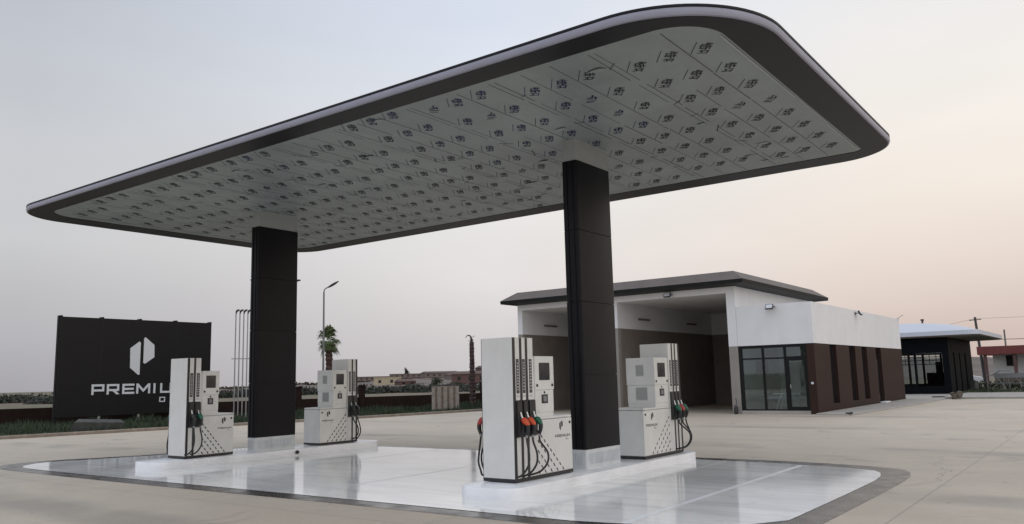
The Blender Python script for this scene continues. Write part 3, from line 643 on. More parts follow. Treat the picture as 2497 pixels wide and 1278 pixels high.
for (xa,xb) in ((3.98,4.885),(4.975,5.865)):
    b = MB(); b.box(xa,xb,y0+.03,y0+.04,.20,2.405); b.build('pane', M['glass'], wf)
for (xa,xb) in ((3.98,4.885),(4.975,5.865),(5.955,6.795)):
    b = MB(); b.box(xa,xb,y0+.03,y0+.04,2.465,2.905); b.build('pane', M['glass'], wf)
b = MB(); b.box(X0,X0+.05,Y0+.3,28,.1,2.95); b.box(X0+.05,X1-.25,27.9,28,.1,2.95); b.build('inner_wall', mat('inner_shop_wall', (.76,.82,.79), .7, var=.06), shop)
b = MB(); b.box(X0+.05,X1-.25,Y0+.25,27.9,.02,.1); b.build('inner_floor', M['floor_in'], shop)
# things inside / on the shop
t = thing('wall_monitor', 'dark wall-mounted screen seen through the left shop pane', 'monitor', (3.90,25.2,2.1))
b = MB(); b.box(.02,.08,-.75,.75,-.28,.28); b.build('screen', M['screen'], t, bevel=.01); b = MB(); b.box(-.02,.02,-.1,.1,-.1,.1); b.build('bracket', M['black'], t)
t = thing('trestle_table', 'white table on splayed trestle legs seen through the middle shop pane', 'table', (5.45,24.2,.1))
b = MB(); b.box(-.62,.62,-.35,.35,.72,.765); b.build('table_top', M['sign_white'], t, bevel=.006)
for sx_ in (-.42,.42):
    for sy2 in (-.28,.28):
        b = MB(); b.bar((sx_*.75,sy2*.5,.72),(sx_*1.25,sy2*1.1,0),.05); b.build('leg', M['sign_white'], t)
b = MB(); b.bar((-.36,0,.40),(.36,0,.40),.035); b.build('stretcher', M['sign_white'], t)
b = MB(); b.tube([(0,0,0),(0,-.05,0)], .055, 12); tag(b.build('wall_light', M['sign_white'], loc=(7.03,Y0,1.32), smooth=True), 'small round white fitting on the brown shop pilaster', 'wall light')
def flood(loc, rz, label, tilt=.5):
    t = thing('floodlight', label, 'floodlight', loc, rz, 'floodlights on the buildings')
    b = MB(); b.obox((0,-.24,0), (.17,0,0), (0,.04*math.cos(tilt),-.04*math.sin(tilt)), (0,.12*math.sin(tilt),.12*math.cos(tilt))); h = b.build('lamp_body', M['lamp_dark'], t, bevel=.01)
    b = MB(); b.obox((0,-.24-.043*math.cos(tilt),.043*math.sin(tilt)), (.14,0,0), (0,.003*math.cos(tilt),-.003*math.sin(tilt)), (0,.09*math.sin(tilt),.09*math.cos(tilt))); b.build('lens', M['sign_white'], h)
    b = MB(); b.box(-.05,.05,-.02,.001,-.06,.06); b.bar((-.19,-.24,0),(-.19,-.02,0),.02); b.bar((.19,-.24,0),(.19,-.02,0),.02); b.bar((-.19,-.02,0),(.19,-.02,0),.02); b.build('bracket', M['lamp_dark'], t)
flood((.57,Y0,5.62), 0, 'floodlight on the lintel above the right open bay')
flood((5.47,Y0,4.70), 0, 'floodlight high on the white shop front above the glazing')
flood((7.2,30.0,4.68), PI/2, 'floodlight near the parapet on the long side wall of the shop')
b = MB(); b.bar((0,0,0),(.25,.55,.25),.03); b.bar((.05,.1,0),(.05,.1,-.12),.03); tag(b.build('antenna_rod', M['steel'], loc=(7.15,40.0,4.84)), 'thin metal rod slanting off the far end of the shop parapet', 'antenna')
t = thing('fire_extinguisher', 'small dark extinguisher on the ground beside the taupe strip left of the shop window', 'extinguisher', (3.62,22.38,0))
b = MB(); b.tube([(0,0,0),(0,0,.02),(0,0,.3),(0,0,.36),(0,0,.4)], [.085,.09,.09,.05,.02], 14); b.build('cylinder', M['black'], t, smooth=True)
b = MB(); b.tube(spline([(0,0,.4),(.05,0,.5),(.04,0,.62),(.0,0,.7)],4), .014, 6); b.build('hose', M['rubber'], t)
b = MB(); b.add(*(lambda r: ([(r.uniform(-.18,.18), r.uniform(-.09,.09), r.uniform(0,.09)) for _ in range(10)], [(0,1,2),(3,4,5),(6,7,8),(1,4,7),(2,5,9),(0,3,8),(0,4,9),(2,6,1)]))(random.Random(4)))
b.box(-.14,.13,-.06,.05,0,.05); tag(b.build('debris', M['black'], loc=(8.62,21.82,.07), rz=.4), 'small dark scrap lying on the near end of the footpath', 'debris')

# ------------------------------------------------------------------ billboard
sg = thing('billboard', 'wide charcoal billboard with a pale emblem and the word PREMIUM on short posts', 'billboard', (-24.4,9.9,0))
b = MB(); b.box(-.10,0,-4.2,4.25,.46,5.45); pn = b.build('panel', M['sign'], sg, bevel=.01)
b = MB()
for i in (2,6): b.box(-.002,.001,-4.2+8.45*i/8-.003,-4.2+8.45*i/8+.003,.47,5.44)
join(pn, b, M['black'])
for y in (-4.15,-2.08,-.03,2.04,4.18):
    b = MB(); b.box(-.28,-.105,y-.07,y+.07,-.1,5.50); b.box(-.18,.02,y-.06,y+.06,5.451,5.51); b.build('post', M['steel'] if False else M['sign'], sg)
for y in (-2.04,.06,2.1):
    b = MB(); b.box(-.08,-.02,y-.06,y+.06,-.1,.46); b.build('leg', M['steel'], sg)
q = MB()
fnS = lambda p,d: (d, p[0], p[1])
for poly in EMB: q.prism([(9.34-9.9+a*1.36, 2.52+e*2.0) for a, e in poly], fnS, -.001, .03)
q.build('emblem', M['sign_white'], pn)
q = MB()
for ch, y0 in zip('PREMIUM', (7.40,8.18,9.0,9.76,10.70,11.11,11.90)):
    g, W = glyph(ch)
    for p in g: q.prism([(y0-9.9+a*.53, 1.53+e*.53) for a, e in p], fnS, -.001, .03)
q.build('lettering', M['sign_white'], pn); q = MB()
for ch, y0 in zip('OIL', (11.08,11.75,12.05)):
    g, W = glyph(ch)
    for p in g: q.prism([(y0-9.9+a*.27, 1.05+e*.27) for a, e in p], fnS, -.001, .03)
q.build('lettering', M['sign_white'], pn)

# ------------------------------------------------------------------ vent pipes
vp = thing('vent_pipe_rack', 'row of four tall thin vent pipes between the billboard and the left column', 'vent pipes', (-20.8,13.65,0))
for i in range(4):
    f = (i-1.5)/1.5; px, py = .17*f, .26*f
    b = MB(); b.tube([(px,py,0),(px,py,5.75)], .032, 8); pi_ = b.build('pipe', M['steel'], vp, smooth=True)
    b = MB(); b.tube(spline([(px,py,5.7),(px+.01,py+.02,5.84),(px+.05,py+.08,5.92),(px+.10,py+.14,5.92)],3), [.03,.035,.04,.05,.06,.06,.055,.05,.06,.065], 8); b.build('pipe_cap', M['lamp_dark'], pi_, smooth=True)
b = MB(); b.bar((-.27,-.42,3.27),(.27,.42,3.27),.05); b.build('crossbar', M['steel'], vp)

# ------------------------------------------------------------------ street lamps
t = thing('street_lamp', 'slim grey single-arm street lamp beside the green palm', 'street lamp', (-17.34,16.46,0))
b = MB(); b.tube([(0,0,0),(0,0,.6),(0,0,.61),(0,0,6.85)], [.09,.09,.065,.045], 10); b.build('pole', M['pole'], t, smooth=True)
b = MB(); b.tube(spline([(0,0,6.82),(.03,.02,6.98),(.14,.1,7.08),(.25,.18,7.13)],4), .032, 8); b.build('arm', M['pole'], t, smooth=True)
def lamp_head(par, p0, d, L_, up=.5):
    d = Vector(d).normalized(); side = Vector((0,0,1)).cross(d).normalized(); nrm = d.cross(side); p0 = Vector(p0); rings = []
    for k in range(9):
        f = k/8; wd = .035+.095*math.sin(PI*min(1,f*.9+.08))**.7; th = .02+.045*math.sin(PI*min(1,f*.85+.12))
        rings.append([p0+d*L_*f+side*wd*math.cos(a)+nrm*th*math.sin(a) for a in [2*PI*i/10 for i in range(10)]])
    b = MB(); b.rings(rings); return b.build('lamp_head', M['lamp_dark'], par, smooth=True)
lamp_head(t, (.2,.14,7.10), (.72,.5,.50), .66)
t = thing('street_lamp', 'double-arm street lamp mostly hidden behind the left canopy column', 'street lamp', (-17.37,13.24,0))
b = MB(); b.tube([(0,0,0),(0,0,7.3)], [.08,.045], 10); b.build('pole', M['pole'], t, smooth=True)
for s in (-1,1):
    b = MB(); b.tube([(0,0,7.1),(s*.6,s*.7,7.2)], .03, 8); b.build('arm', M['pole'], t, smooth=True)
    lamp_head(t, (s*.55,s*.66,7.2), (s*.6,s*.75,.12), .42)

# ------------------------------------------------------------------ palms
def trunk_mesh(h, r0_, r1_, rings_, rag, lean=(0,0)):
    R = []; n = 10; rr_ = random.Random(int(h*100))
    for k in range(rings_*3+1):
        f = k/(rings_*3); r = r0_+(r1_-r0_)*f; r *= (1.0, 1.0+rag, 1.0+rag*1.2)[k % 3]
        R.append([(lean[0]*f*f+r*math.cos(a)*(1+rr_.uniform(-.1,.1)), lean[1]*f*f+r*math.sin(a)*(1+rr_.uniform(-.1,.1)), h*f) for a in [2*PI*i/n for i in range(n)]])
    b = MB(); b.rings(R); return b
pm = thing('palm_tree', 'green fan palm with a shaggy brown trunk behind the lamp post', 'palm', (-18.6,18.07,.05))
b = trunk_mesh(4.0, .20, .17, 16, .22, (-.12,-.08))
rr_ = random.Random(5)
for k in range(70):
    z = rr_.uniform(.4,3.7); a = rr_.uniform(0,2*PI); r = .19; d = Vector((math.cos(a), math.sin(a), 0)); p = d*r+Vector((-.12*(z/3.75)**2,-.08*(z/3.75)**2,z))
    b.add([p+Vector((-d.y,d.x,0))*.05, p-Vector((-d.y,d.x,0))*.05, p+d*.12+Vector((0,0,.14))], [(0,1,2)])
b.build('trunk', M['trunk'], pm)
b = MB(); top = Vector((-.12,-.08,4.0))
for k in range(46):
    a = rr_.uniform(0,2*PI); lv = rr_.random(); el = -.8+2.1*lv+rr_.uniform(-.55,.55); pet = rr_.uniform(.12,.36)+.22*max(0,lv-.5); d = Vector((math.cos(a)*math.cos(el), math.sin(a)*math.cos(el), math.sin(el)))
    base = top+Vector((0,0,.0+.42*lv)); tip = base+d*pet; side = d.cross(Vector((0,0,1))).normalized(); upv = side.cross(d)
    b.bar(base, tip, .02, .01)
    nb = 15; fan = rr_.uniform(.42,.66)
    for i in range(nb):
        t_ = (i/(nb-1)-.5)*2.5; dd = (d*math.cos(t_)+side*math.sin(t_)).normalized(); l = fan*(1-.25*abs(t_)/1.25)*rr_.uniform(.85,1.1)
        wv = dd.cross(upv).normalized()*.032; mid = tip+dd*l*.55+upv*.03; end = tip+dd*l+Vector((0,0,-.22*rr_.random()-.1))
        b.add([tip, mid+wv, end, mid-wv], [(0,1,2,3)])
b.build('crown', M['frond'], pm)
dp = thing('dead_palm', 'dead palm stump with a ringed dark trunk and curled drooping tip', 'palm', (-15.31,26.83,.05))
b = trunk_mesh(4.15, .19, .12, 17, .14, (.0,-.02))
for k in range(110):
    z = rr_.uniform(.3,4.1); a = rr_.uniform(0,2*PI); r = .19-.017*z; d = Vector((math.cos(a), math.sin(a), 0)); q_ = d*r+Vector((0,-.02*(z/4.15)**2,z))
    b.add([q_+Vector((-d.y,d.x,0))*.05, q_-Vector((-d.y,d.x,0))*.05, q_+d*rr_.uniform(.05,.13)+Vector((0,0,rr_.uniform(.02,.16)))], [(0,1,2)])
b.build('trunk', M['deadtrunk'], dp)
b = MB(); b.tube(spline([(0,-.02,4.1),(-.01,-.03,4.36),(-.07,-.09,4.55),(-.17,-.22,4.57),(-.25,-.33,4.42)],5), [.12,.11,.095,.085,.075,.065,.055,.05,.05,.045,.045,.04,.04,.035,.035,.03,.025,.022,.018,.014,.01], 8)
for k in range(22):
    a = rr_.uniform(0,2*PI); d = Vector((math.cos(a), math.sin(a), rr_.uniform(-.9,.5))); p = Vector((0,-.02,rr_.uniform(4.0,4.5))); b.bar(p, p+d*rr_.uniform(.1,.28), .02, .012)
b.build('crown', M['deadtrunk'], dp)

# ------------------------------------------------------------------ boundary wall with piers
bw = thing('boundary_wall', 'low dark brown boundary wall with taller square piers along the grass verge', 'wall', (0,0,0))
b = MB()
for i in range(len(WALL)-1):
    a, c = Vector((*WALL[i],0)), Vector((*WALL[i+1],0)); d = (c-a).normalized(); b.obox((a+c)/2+Vector((0,0,.4)), d*((c-a).length/2+.08), Vector((-d.y,d.x,0))*.1, Vector((0,0,.49+.001*i)))
b.build('wall', M['wall_brown'], bw)
def pier(x, y):
    b = MB(); a = math.atan2(.91,.42); c, s_ = math.cos(a), math.sin(a)
    b.obox((x,y,.78), (.17*c,.17*s_,0), (-.17*s_,.17*c,0), (0,0,.82)); b.obox((x,y,1.63), (.2*c,.2*s_,0), (-.2*s_,.2*c,0), (0,0,.035)); b.build('pier', M['wall_brown'], bw)
for q in ((-22.0,23.65),(-24.2,19.0),(-23.75,19.95),(-26.4,14.35),(-30.5,4.85),(-19.0,32.5)): pier(*q)
# utility cabinet, concrete slab
t = thing('utility_cabinet', 'weathered pale utility cabinet with vertical boards in the grass verge', 'cabinet', (-14.62,23.45,0))
b = MB(); ax, ay = Vector((.62,.50,0)), Vector((-.24,.30,0))
b.obox((0,0,.78), ax, ay, (0,0,.74)); bd = b.build('cabinet_body', M['timber'], t, bevel=.015)
b = MB()
for i in range(9):
    f = -1+2*(i+.5)/9; 
    if i % 2: b.obox(Vector((0,0,.78))+ax*f-ay*1.05, ax*.075, ay*.04, (0,0,.68))
b.build('board', M['trunk'] if False else mat('brown_board', (.15,.11,.085), .9, var=.3, scale=6), bd)
b = MB(); b.obox((0,0,1.55), ax*1.05, ay*1.1, (0,0,.03)); b.build('lid', M['stone'], t)
b = MB(); b.prism([(-.95,-.42),(.95,-.36),(.85,.42),(-.8,.4)], lambda p,d:(p[0]+d*.35,p[1],d), 0, .46)
tag(b.build('concrete_slab', M['stone'], loc=(-17.3,4.1,.05), rz=1.4, bevel=.03), 'tilted old concrete block lying in the grass left of the billboard', 'concrete block').rotation_euler = (.12,.06,1.15)

# ------------------------------------------------------------------ grass (stuff)
def grass(name, region, n, h, m, label, rs):
    R = random.Random(rs); b = MB()
    for _ in range(n):
        x, y, z = region(R)
        cl = .45+.9*max(0, math.sin(x*1.3+2*math.sin(y*.7))*math.sin(y*1.1+x*.4))
        hh = h*cl*R.uniform(.5,1.3); a = R.uniform(0,2*PI); wd = R.uniform(.012,.03)*(1.5 if hh > .2 else 1); dx, dy = math.cos(a)*wd, math.sin(a)*wd; l = R.uniform(-.5,.5)*hh; l2 = R.uniform(-.5,.5)*hh
        b.add([(x-dx,y-dy,z),(x+dx,y+dy,z),(x+l,y+l2,z+hh)], [(0,1,2)])
    return stuff(b.build(name, m), label, 'grass')
def xline(pl, y):
    for i in range(len(pl)-1):
        if pl[i][1] <= y <= pl[i+1][1]:
            f = (y-pl[i][1])/(pl[i+1][1]-pl[i][1]); return pl[i][0]+f*(pl[i+1][0]-pl[i][0])
    return pl[-1][0]
def vreg(R):
    y = R.uniform(-9, 40); a, c = xline(WALL, y)+.15, xline(KERB, y)-.25; f = R.random()**.75
    return (a+(c-a)*f, y, .06)
grass('grass', vreg, 42000, .30, M['grass'], 'rough dark green grass on the verge before the boundary wall', 1)
def freg(R): return (R.uniform(8.6,34), R.uniform(51,59), .08)
grass('grass', freg, 9000, .22, M['olive'], 'thin grass strip beyond the far pavement', 2)

# ------------------------------------------------------------------ foliage blobs
def leafy(b, c, rx, ry, rz, n, size, R):
    for _ in range(n):
        while True:
            p = Vector((R.uniform(-1,1), R.uniform(-1,1), R.uniform(-1,1)))
            if .25 < p.length < 1: break
        p *= (.8+.3*math.sin(p.x*5+c[0])*math.sin(p.z*6+c[1]))
        q = Vector((c[0]+p.x*rx, c[1]+p.y*ry, c[2]+p.z*rz)); s = size*R.uniform(.5,1.3)
        d1 = Vector((R.uniform(-1,1),R.uniform(-1,1),R.uniform(-1,1))).normalized()*s; d2 = d1.cross(Vector((R.uniform(-1,1),R.uniform(-1,1),R.uniform(-1,1)))).normalized()*s*.7
        b.add([q-d1, q+d2, q+d1, q-d2], [(0,1,2,3)])
R = random.Random(11)
def tree(x, y, h, wd, label, group, m='olive', z0=-.2, n=420):
    t = thing('tree', label, 'tree', (x,y,z0), 0, group)
    b = MB(); b.tube([(0,0,0),(wd*.04,0,h*.3),(wd*.02,wd*.03,h*.6)], [wd*.07,wd*.05,wd*.02], 7)
    for a in (0,2.1,4.2): b.tube([(wd*.03,0,h*.35),(math.cos(a)*wd*.25,math.sin(a)*wd*.25,h*.62)], [wd*.03,wd*.012], 5)
    b.build('trunk', M['trunk'], t)
    b = MB(); 
    for k in range(6):
        a = R.uniform(0,2*PI); f = R.uniform(.1,.32); leafy(b, (math.cos(a)*wd*f, math.sin(a)*wd*f, h*R.uniform(.42,.78)), wd*R.uniform(.2,.34), wd*R.uniform(.2,.34), h*R.uniform(.16,.26), n//6, h*.055, R)
    b.build('crown', M[m], t)
# far treeline on the left, one mass
b = MB()
D0 = Vector((-.957,.29,0)); 
for k in range(120):
    az = math.radians(-80+k*.62); d = 150+R.uniform(-12,25); c = CAM+Vector((math.sin(az)*d, math.cos(az)*d, 0))
    if az > math.radians(-52) and az > math.radians(-30): continue
    hgt = R.uniform(1.2,1.75); leafy(b, (c.x,c.y,hgt*.42-.35), R.uniform(2.5,4.5), R.uniform(2,4), hgt*.75, 520, .24, R)
stuff(b.build('distant_treeline', M['farleaf']), 'dark far-off line of low trees on the horizon left of the billboard', 'treeline')

# hills rising to the right on the horizon
b = MB(); rows = []
prof = [(-85,-1),(-62,-1),(-55,.8),(-49,2.2),(-46,3.4),(-43,4.2),(-40,4.8),(-36,6.2),(-30,8),(-20,9),(-10,8),(0,7.5),(8,8),(20,8),(40,6),(70,2)]
def hz(a):
    for i in range(len(prof)-1):
        if prof[i][0] <= a <= prof[i+1][0]:
            f = (a-prof[i][0])/(prof[i+1][0]-prof[i][0]); f = f*f*(3-2*f); return prof[i][1]+f*(prof[i+1][1]-prof[i][1])
    return 0
for d, k in ((150,-.02),(220,.12),(300,.34),(400,.66),(500,1.0),(620,1.0),(900,.5)):
    row = []
    for i in range(311):
        a = -85+i*.5; ar = math.radians(a); z = hz(a)*k + (.35*math.sin(a*2.3)+.25*math.sin(a*5.1+d))*k - .32
        row.append((CAM.x+math.sin(ar)*d, CAM.y+math.cos(ar)*d, z))
    rows.append(row)
b.rings(rows, cap=False, closed=False)
hm = mat('hill_land', (.135,.105,.092), .95, var=.3, scale=.02, dark=(.085,.085,.06), dfac=.8, dscale=.012)
struct(b.build('hills', hm, smooth=True))
def polar(azd, d): a = math.radians(azd); return CAM.x+math.sin(a)*d, CAM.y+math.cos(a)*d
def hillz(azd, d):
    ks = ((150,-.02),(220,.12),(300,.34),(400,.66),(500,1.0),(620,1.0)); k = 0
    for i in range(5):
        if ks[i][0] <= d <= ks[i+1][0]: k = ks[i][1]+(ks[i+1][1]-ks[i][1])*(d-ks[i][0])/(ks[i+1][0]-ks[i][0])
    return hz(azd)*k-.35
def house(azd, d, w_, dp, h, m, label, roofm='tile', z=None, rz=.3, roof=True):
    x, y = polar(azd, d); z = hillz(azd, d)-.1 if z is None else z
    t = thing('house', label, 'house', (x,y,z), math.radians(-azd)+rz, 'small houses on the far hillside')
    b = MB(); b.box(-w_/2,w_/2,-dp/2,dp/2,0,h); b.build('wall', M[m], t)
    b = MB()
    if roof: b.add([(-w_/2-.3,-dp/2-.3,h),(w_/2+.3,-dp/2-.3,h),(w_/2+.3,dp/2+.3,h),(-w_/2-.3,dp/2+.3,h),(-w_/2+.4,0,h+.9),(w_/2-.4,0,h+.9)], [(0,1,5,4),(1,2,5),(2,3,4,5),(3,0,4),(3,2,1,0)])
    else: b.box(-w_/2-.15,w_/2+.15,-dp/2-.15,dp/2+.15,h,h+.3)
    b.build('roof', M[roofm], t)
    nw = max(2, int(w_/3))
    for i in range(nw):
        xx = -w_/2+w_*(i+.5)/nw; b = MB(); b.box(xx-.5,xx+.5,-dp/2-.05,-dp/2+.02,h*.35,h*.75); b.build('window', M['slot'], t)
house(-45.2,300,8.6,7,2.6,'cream','cream flat-roofed house on the hillside left of the dead palm','cream',z=.75,rz=-.2,roof=False)
house(-44.0,290,6,6,1.5,'redhouse','dull red shed just right of the cream house','tile',z=.5)
house(-39.2,260,14,8,2.9,'redhouse','long red house directly behind the dead palm trunk','tile',z=.9,rz=.1)
house(-38.2,330,9,8,4.6,'redhouse','tallest red house with a gabled roof, right of the dead palm','tile',z=2.0)
house(-41.6,420,18,9,2.3,'pinkhouse','wide dusky house on the ridge above the utility cabinet','tile',z=3.6)
house(-43.4,470,26,9,2.0,'pinkhouse','low long dusky building on the ridge above the cream house','roof_dark',z=4.1,roof=False)
house(-46.4,460,22,9,1.9,'pinkhouse','dusky building at the left end of the ridge','roof_dark',z=3.0,roof=False)
house(-40.4,360,10,8,1.9,'pinkhouse','small pinkish house below the ridge, left of the dead palm','tile',z=2.4)
for i, (az, d, h, wd, lb) in enumerate([(-41.95,150,2.9,3.0,'round dark bush standing above the utility cabinet'), (-43.4,150,1.9,4.0,'low olive bush right of the cream house'), (-40.5,150,2.1,3.5,'spreading bush between the utility cabinet and the dead palm'), (-46.6,170,1.7,5,'low bush just right of the pump with black nozzles'), (-48.7,180,2.9,6,'dark tree clump right of the left canopy column'), (-47.7,420,6.0,9,'dark tree at the left end of the far ridge'), (-43.9,500,7.4,5,'single dark treetop on the ridge above the cream house')]):
    x, y = polar(az, d); tree(x, y, h, wd, lb, 'trees on the far hillside', 'farleaf' if d > 300 else 'olive', hillz(az,d)-.1 if d > 150 else -.2)
b = MB()
for k in range(46):
    az = -58+k*.47; d = 480; 
    x, y = polar(az, d); leafy(b, (x,y,hillz(az,d)+.3), 6, 4, R.uniform(.5,1.5), 60, .9, R)
for k in range(40):
    az = -47.5+k*.28; d = 235; x, y = polar(az, d); leafy(b, (x,y,R.uniform(-.1,.15)), 3, 3, R.uniform(.2,.5), 130, .17, R)
stuff(b.build('hedgerow', mat('scrub_leaf', (.085,.078,.05), .95, var=.4, scale=.3)), 'dark scrub and hedgerows scattered along the far hillside', 'scrub')

# ------------------------------------------------------------------ kiosk
kk = thing('kiosk_building', 'dark navy glazed building with a pale blue domed roof behind the shop', 'kiosk', (0,0,0))
kx0, kx1, ky0, ky1 = -3.0, 8.05, 51.5, 62.5
b = MB()
for y in (ky0, ky1-.2):
    b.box(kx0,kx1,y,y+.2,-.1,.58); b.box(kx0,kx1,y,y+.2,2.95,3.97)
    for x0, x1 in ((kx0,-.2),(.5,.66),(1.9,2.06),(3.3,3.46),(4.40,4.55),(5.76,5.90),(7.62,kx1)): b.box(x0,x1,y,y+.2,.58,2.95)
b.box(kx0,kx0+.2,ky0+.2,ky1-.2,-.1,3.97); b.box(kx1-.2,kx1,ky0+.2,ky1-.2,2.95,3.97)
ys = [ky0+.2,53.4,54.0,56.1,56.6,58.8,59.4,ky1-.2]
for i in range(0,len(ys),2): b.box(kx1-.2,kx1,ys[i],ys[i+1],-.1,2.95)
b.box(kx0,kx1-.2,ky0+.2,ky1-.2,3.8,3.96)
kw = b.build('wall', M['navy'], kk)
b = MB()
for y0_, y1_ in ((53.4,54.0),(56.1,56.6),(58.8,59.4)): b.box(kx1-.17,kx1-.1,y0_,y1_,-.1,2.95)
b.build('side_panel', M['slot'], kk)
b = MB(); b.box(kx1-.01,kx1+.35,60.2,62.2,-.1,.75); b.build('side_step', M['stone'], kk)
for y in (ky0+.1, ky1-.12):
    for x0, x1 in ((.66,1.9),(2.06,3.3),(3.46,4.40),(4.55,5.76),(5.90,7.62)):
        b = MB(); b.box(x0,x1,y,y+.02,.58,2.95); b.build('window', M['kglass'], kk)
b = MB()
for x0, x1 in ((2.06,3.3),(3.46,4.40),(4.55,5.76),(5.90,7.62)):
    for z in (2.1,2.38,2.62): b.box(x0,x1,ky0+.13,ky0+.16,z,z+.05)
    nx = int((x1-x0)/.42)
    for i in range(1,nx): b.box(x0+(x1-x0)*i/nx-.02,x0+(x1-x0)*i/nx+.02,ky0+.161,ky0+.19,2.1,2.95)
b.build('window_grid', M['frame'], kk)
b = MB(); b.box(kx0+.2,kx1-.2,ky0+.2,ky1-.2,-.05,.05); b.build('inner_floor', M['floor_in'], kk)
b = MB(); b.box(1.5,3.6,56,56.8,.05,1.1); b.box(5.4,6.6,58,58.6,.05,1.5); b.box(6.9,7.2,53,53.3,.05,2.3); b.build('counter', M['navy'], kk)
b = MB(); RX = lambda o,z,r: [(x,y,z) for x,y in rrect(-5+o,10.15-o,50.6+o,65.6-o,r,8)]
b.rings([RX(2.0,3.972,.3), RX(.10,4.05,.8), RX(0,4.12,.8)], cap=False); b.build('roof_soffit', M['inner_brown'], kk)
b = MB(); b.rings([RX(0,4.121,.8), RX(.02,4.42,.8), RX(.5,4.55,1.0), RX(1.3,4.80,1.4), RX(2.3,5.05,1.8), RX(3.6,5.25,2.0), RX(5.5,5.36,1.5)], cap=False); b.poly(RX(5.5,5.36,1.5)); rf = b.build('roof', M['kiosk_roof'], kk, smooth=True)
b = MB(); b.tube([(6.0,54.8,5.0),(6.0,54.8,5.42),(6.0,54.8,5.43),(6.0,54.8,5.55)], [.07,.07,.12,.12], 10); b.build('flue', M['lamp_dark'], rf)

# ------------------------------------------------------------------ red-roofed building etc. at far right
rb = thing('red_building', 'low white building with a red fascia and porch posts at the far right', 'building', (0,0,0))
b = MB(); b.box(6.9,16,75.6,84,3.0,3.35); b.box(6.9,16,75.6,84,3.35,3.78); b.build('red_fascia', M['redfascia'], rb)
b = MB(); b.box(7.9,16,78,83.5,-.3,3.0); wl = b.build('wall', M['white_wall'], rb)
for x in (7.5,9.9,11.2,13.6,15.6):
    b = MB(); b.box(x-.14,x+.14,75.8,76.1,-.3,3.0); b.build('post', M['redhouse'], rb)
for x0, x1, z0, z1 in ((9.0,9.9,1.9,2.9),(11.9,12.9,1.4,2.6),(14.1,15.0,1.4,2.6)):
    b = MB(); b.box(x0,x1,77.93,78.02,z0,z1); b.build('window', M['screen'], wl)
b = MB(); b.box(7.9,16,77.9,77.999,-.3,1.1); b.build('dado', M['inner_brown'], rb)
# parked white car seen past the kiosk
cx_ = thing('parked_car', 'white parked car half hidden behind the navy kiosk', 'car', (5.55,71.2,.1), .15)
b = MB(); prof = [(-2.1,.35),(-2.1,.75),(-1.95,.85),(-1.25,.92),(-.65,1.38),(.75,1.42),(1.45,1.0),(2.05,.88),(2.12,.6),(2.1,.35)]
b.prism(prof, lambda p,d:(p[0],d,p[1]), -.82, .82); bd = b.build('body', M['car_white'], cx_, bevel=.06)
b = MB(); b.prism([(-1.05,.95),(-.6,1.32),(.05,1.35),(.05,.95)], lambda p,d:(p[0],d,p[1]), -.835, .835); b.prism([(.12,.95),(.12,1.35),(.7,1.35),(1.25,1.0)], lambda p,d:(p[0],d,p[1]), -.835, .835); b.build('window', M['slot'], cx_)
for x in (-1.3,1.3):
    for s in (-1,1):
        b = MB(); b.tube([(x,s*.68,.32),(x,s*.86,.32)], .32, 18); wh_ = b.build('wheel', M['tyre'], cx_, smooth=True)
        b = MB(); b.tube([(x,s*.862,.32),(x,s*.868,.32)], .2, 14); b.build('rim', M['silver'], wh_)
for s in (-1,1):
    b = MB(); b.box(2.02,2.13,s*.6-.15,s*.6+.15,.66,.78); b.build('headlight', M['silver'], cx_)
# hedge, metal frame, fence
t = thing('hedge', 'low dark hedge along the far verge before the red building', 'hedge', (0,0,0))
b = MB()
for k in range(60): leafy(b, (7.6+k*.28,68.5+R.uniform(-.3,.3),.15+R.uniform(-.1,.15)), .4, .4, .6, 55, .10, R)
b.build('foliage', M['olive'], t)
t = thing('metal_barrier', 'grey metal frame on slanted legs standing on the far verge', 'barrier', (9.4,64.5,.08))
b = MB(); b.box(-.1,3.4,-.03,.03,.86,1.22); b.build('rail', M['steel'], t)
for x0, x1 in ((.1,.65),(.9,.95),(3.2,3.3),(1.4,2.0)):
    b = MB(); b.bar((x0,0,.9),(x1,0,0),.07 if x0 == .1 else .04); b.build('leg', M['steel'], t)
b = MB(); b.bar((-.2,0,1.1),(.35,0,1.42),.09); b.bar((.3,0,1.40),(1.1,0,1.40),.06); b.build('arm', M['steel'], t)
fc = thing('post_fence', 'thin grey post and rail fence in front of the red building', 'fence', (0,0,0))
for k in range(10):
    b = MB(); b.box(8.6+k*1.2-.035,8.6+k*1.2+.035,66.0,66.07,-.1,1.25); b.build('post', M['steel'], fc)
b = MB(); b.box(8.6,19.5,66.02,66.05,1.12,1.18); b.box(8.6,19.5,66.02,66.05,.45,.5); b.build('rail', M['steel'], fc)
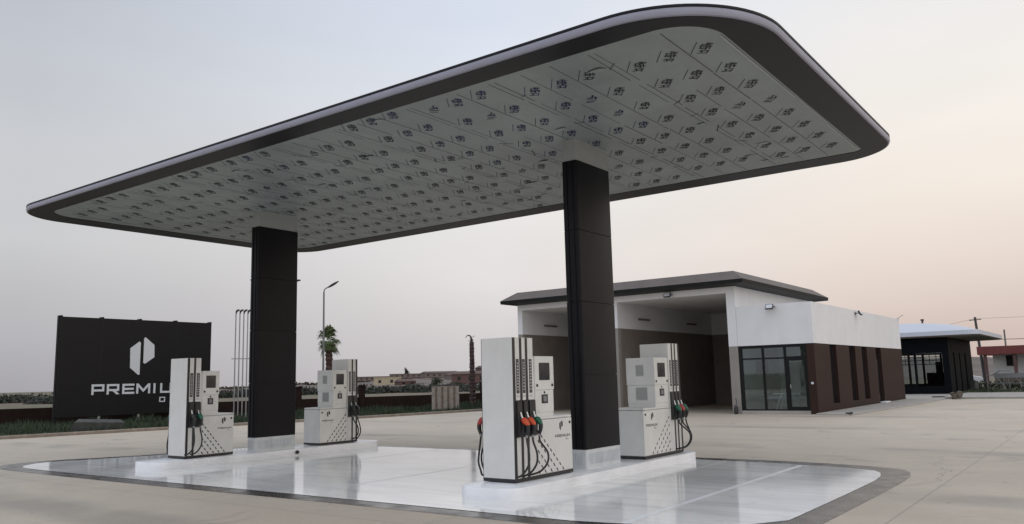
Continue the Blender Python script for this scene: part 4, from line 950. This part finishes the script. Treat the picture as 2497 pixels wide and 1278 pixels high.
# utility pole, wires
up_ = thing('utility_pole', 'dark slanted utility pole rising behind the kiosk roof', 'utility pole', (6.75,81.0,-.3))
b = MB(); b.tube([(0,0,0),(-.36,0,7.2)], [.16,.11], 8); b.build('pole', M['wire'], up_, smooth=True)
b = MB(); b.bar((-.9,0,6.9),(.2,0,6.95),.08); b.build('crossarm', M['wire'], up_)
b = MB(); b.tube([(0,0,0),(0,0,6.0)], [.10,.08], 8); tag(b.build('utility_pole', M['pole'], loc=(8.35,86,-.3), smooth=True), 'shorter grey pole just right of the slanted utility pole', 'utility pole')
def wire(name, a, c, sag, r, label):
    a, c = Vector(a), Vector(c); pts = [a.lerp(c, k/16)+Vector((0,0,-sag*4*(k/16)*(1-k/16))) for k in range(17)]
    b = MB(); b.tube(pts, r, 5); tag(b.build(name, M['wire'], smooth=True), label, 'cable', 'overhead cables at the right')
wire('power_line', (6.4,81,6.75), (40,92,8.4), .5, .012, 'thin upper overhead cable running right from the slanted pole')
wire('power_line', (6.5,81,4.6), (40,84,5.6), .45, .03, 'thicker lower overhead cable running right from the slanted pole')
wire('power_line', (6.4,81,6.75), (-40,95,4.5), 1.5, .012, 'thin overhead cable sagging left from the slanted pole over the kiosk roof')
# rubble and black mat
t = thing('rubble_heap', 'small heap of broken stone and dirt at the pavement corner before the kiosk', 'rubble', (9.75,41.0,0))
for k in range(14):
    b = MB(); s = R.uniform(.07,.17); c = Vector((R.uniform(-.26,.26), R.uniform(-.2,.2), R.uniform(.04,.38)))
    pts = []
    for i in range(5):
        rr2 = s*(.4,.9,1,.85,.3)[i]; pts.append([(c.x+rr2*R.uniform(.75,1.15)*math.cos(a), c.y+rr2*R.uniform(.75,1.15)*math.sin(a), c.z+s*(-.8,-.4,0,.4,.7)[i]) for a in [2*PI*j/7 for j in range(7)]])
    b.rings(pts); b.build('stone', M['rubble'], t)
b = MB(); b.box(-.55,.55,-.3,.3,0,.06); tag(b.build('manhole_frame', M['black'], loc=(8.6,43.8,.03), bevel=.01), 'flat black plate on the terrace before the kiosk', 'plate')
# trees beyond, far right
for x, y, h, wd, lb in ((8.8,128,4.4,7,'dark tree just left of the slanted utility pole'), (24,130,6,10,'dark tree behind the red building')):
    tree(x, y, h, wd, lb, 'trees behind the kiosk', 'olive', -.2, 600)
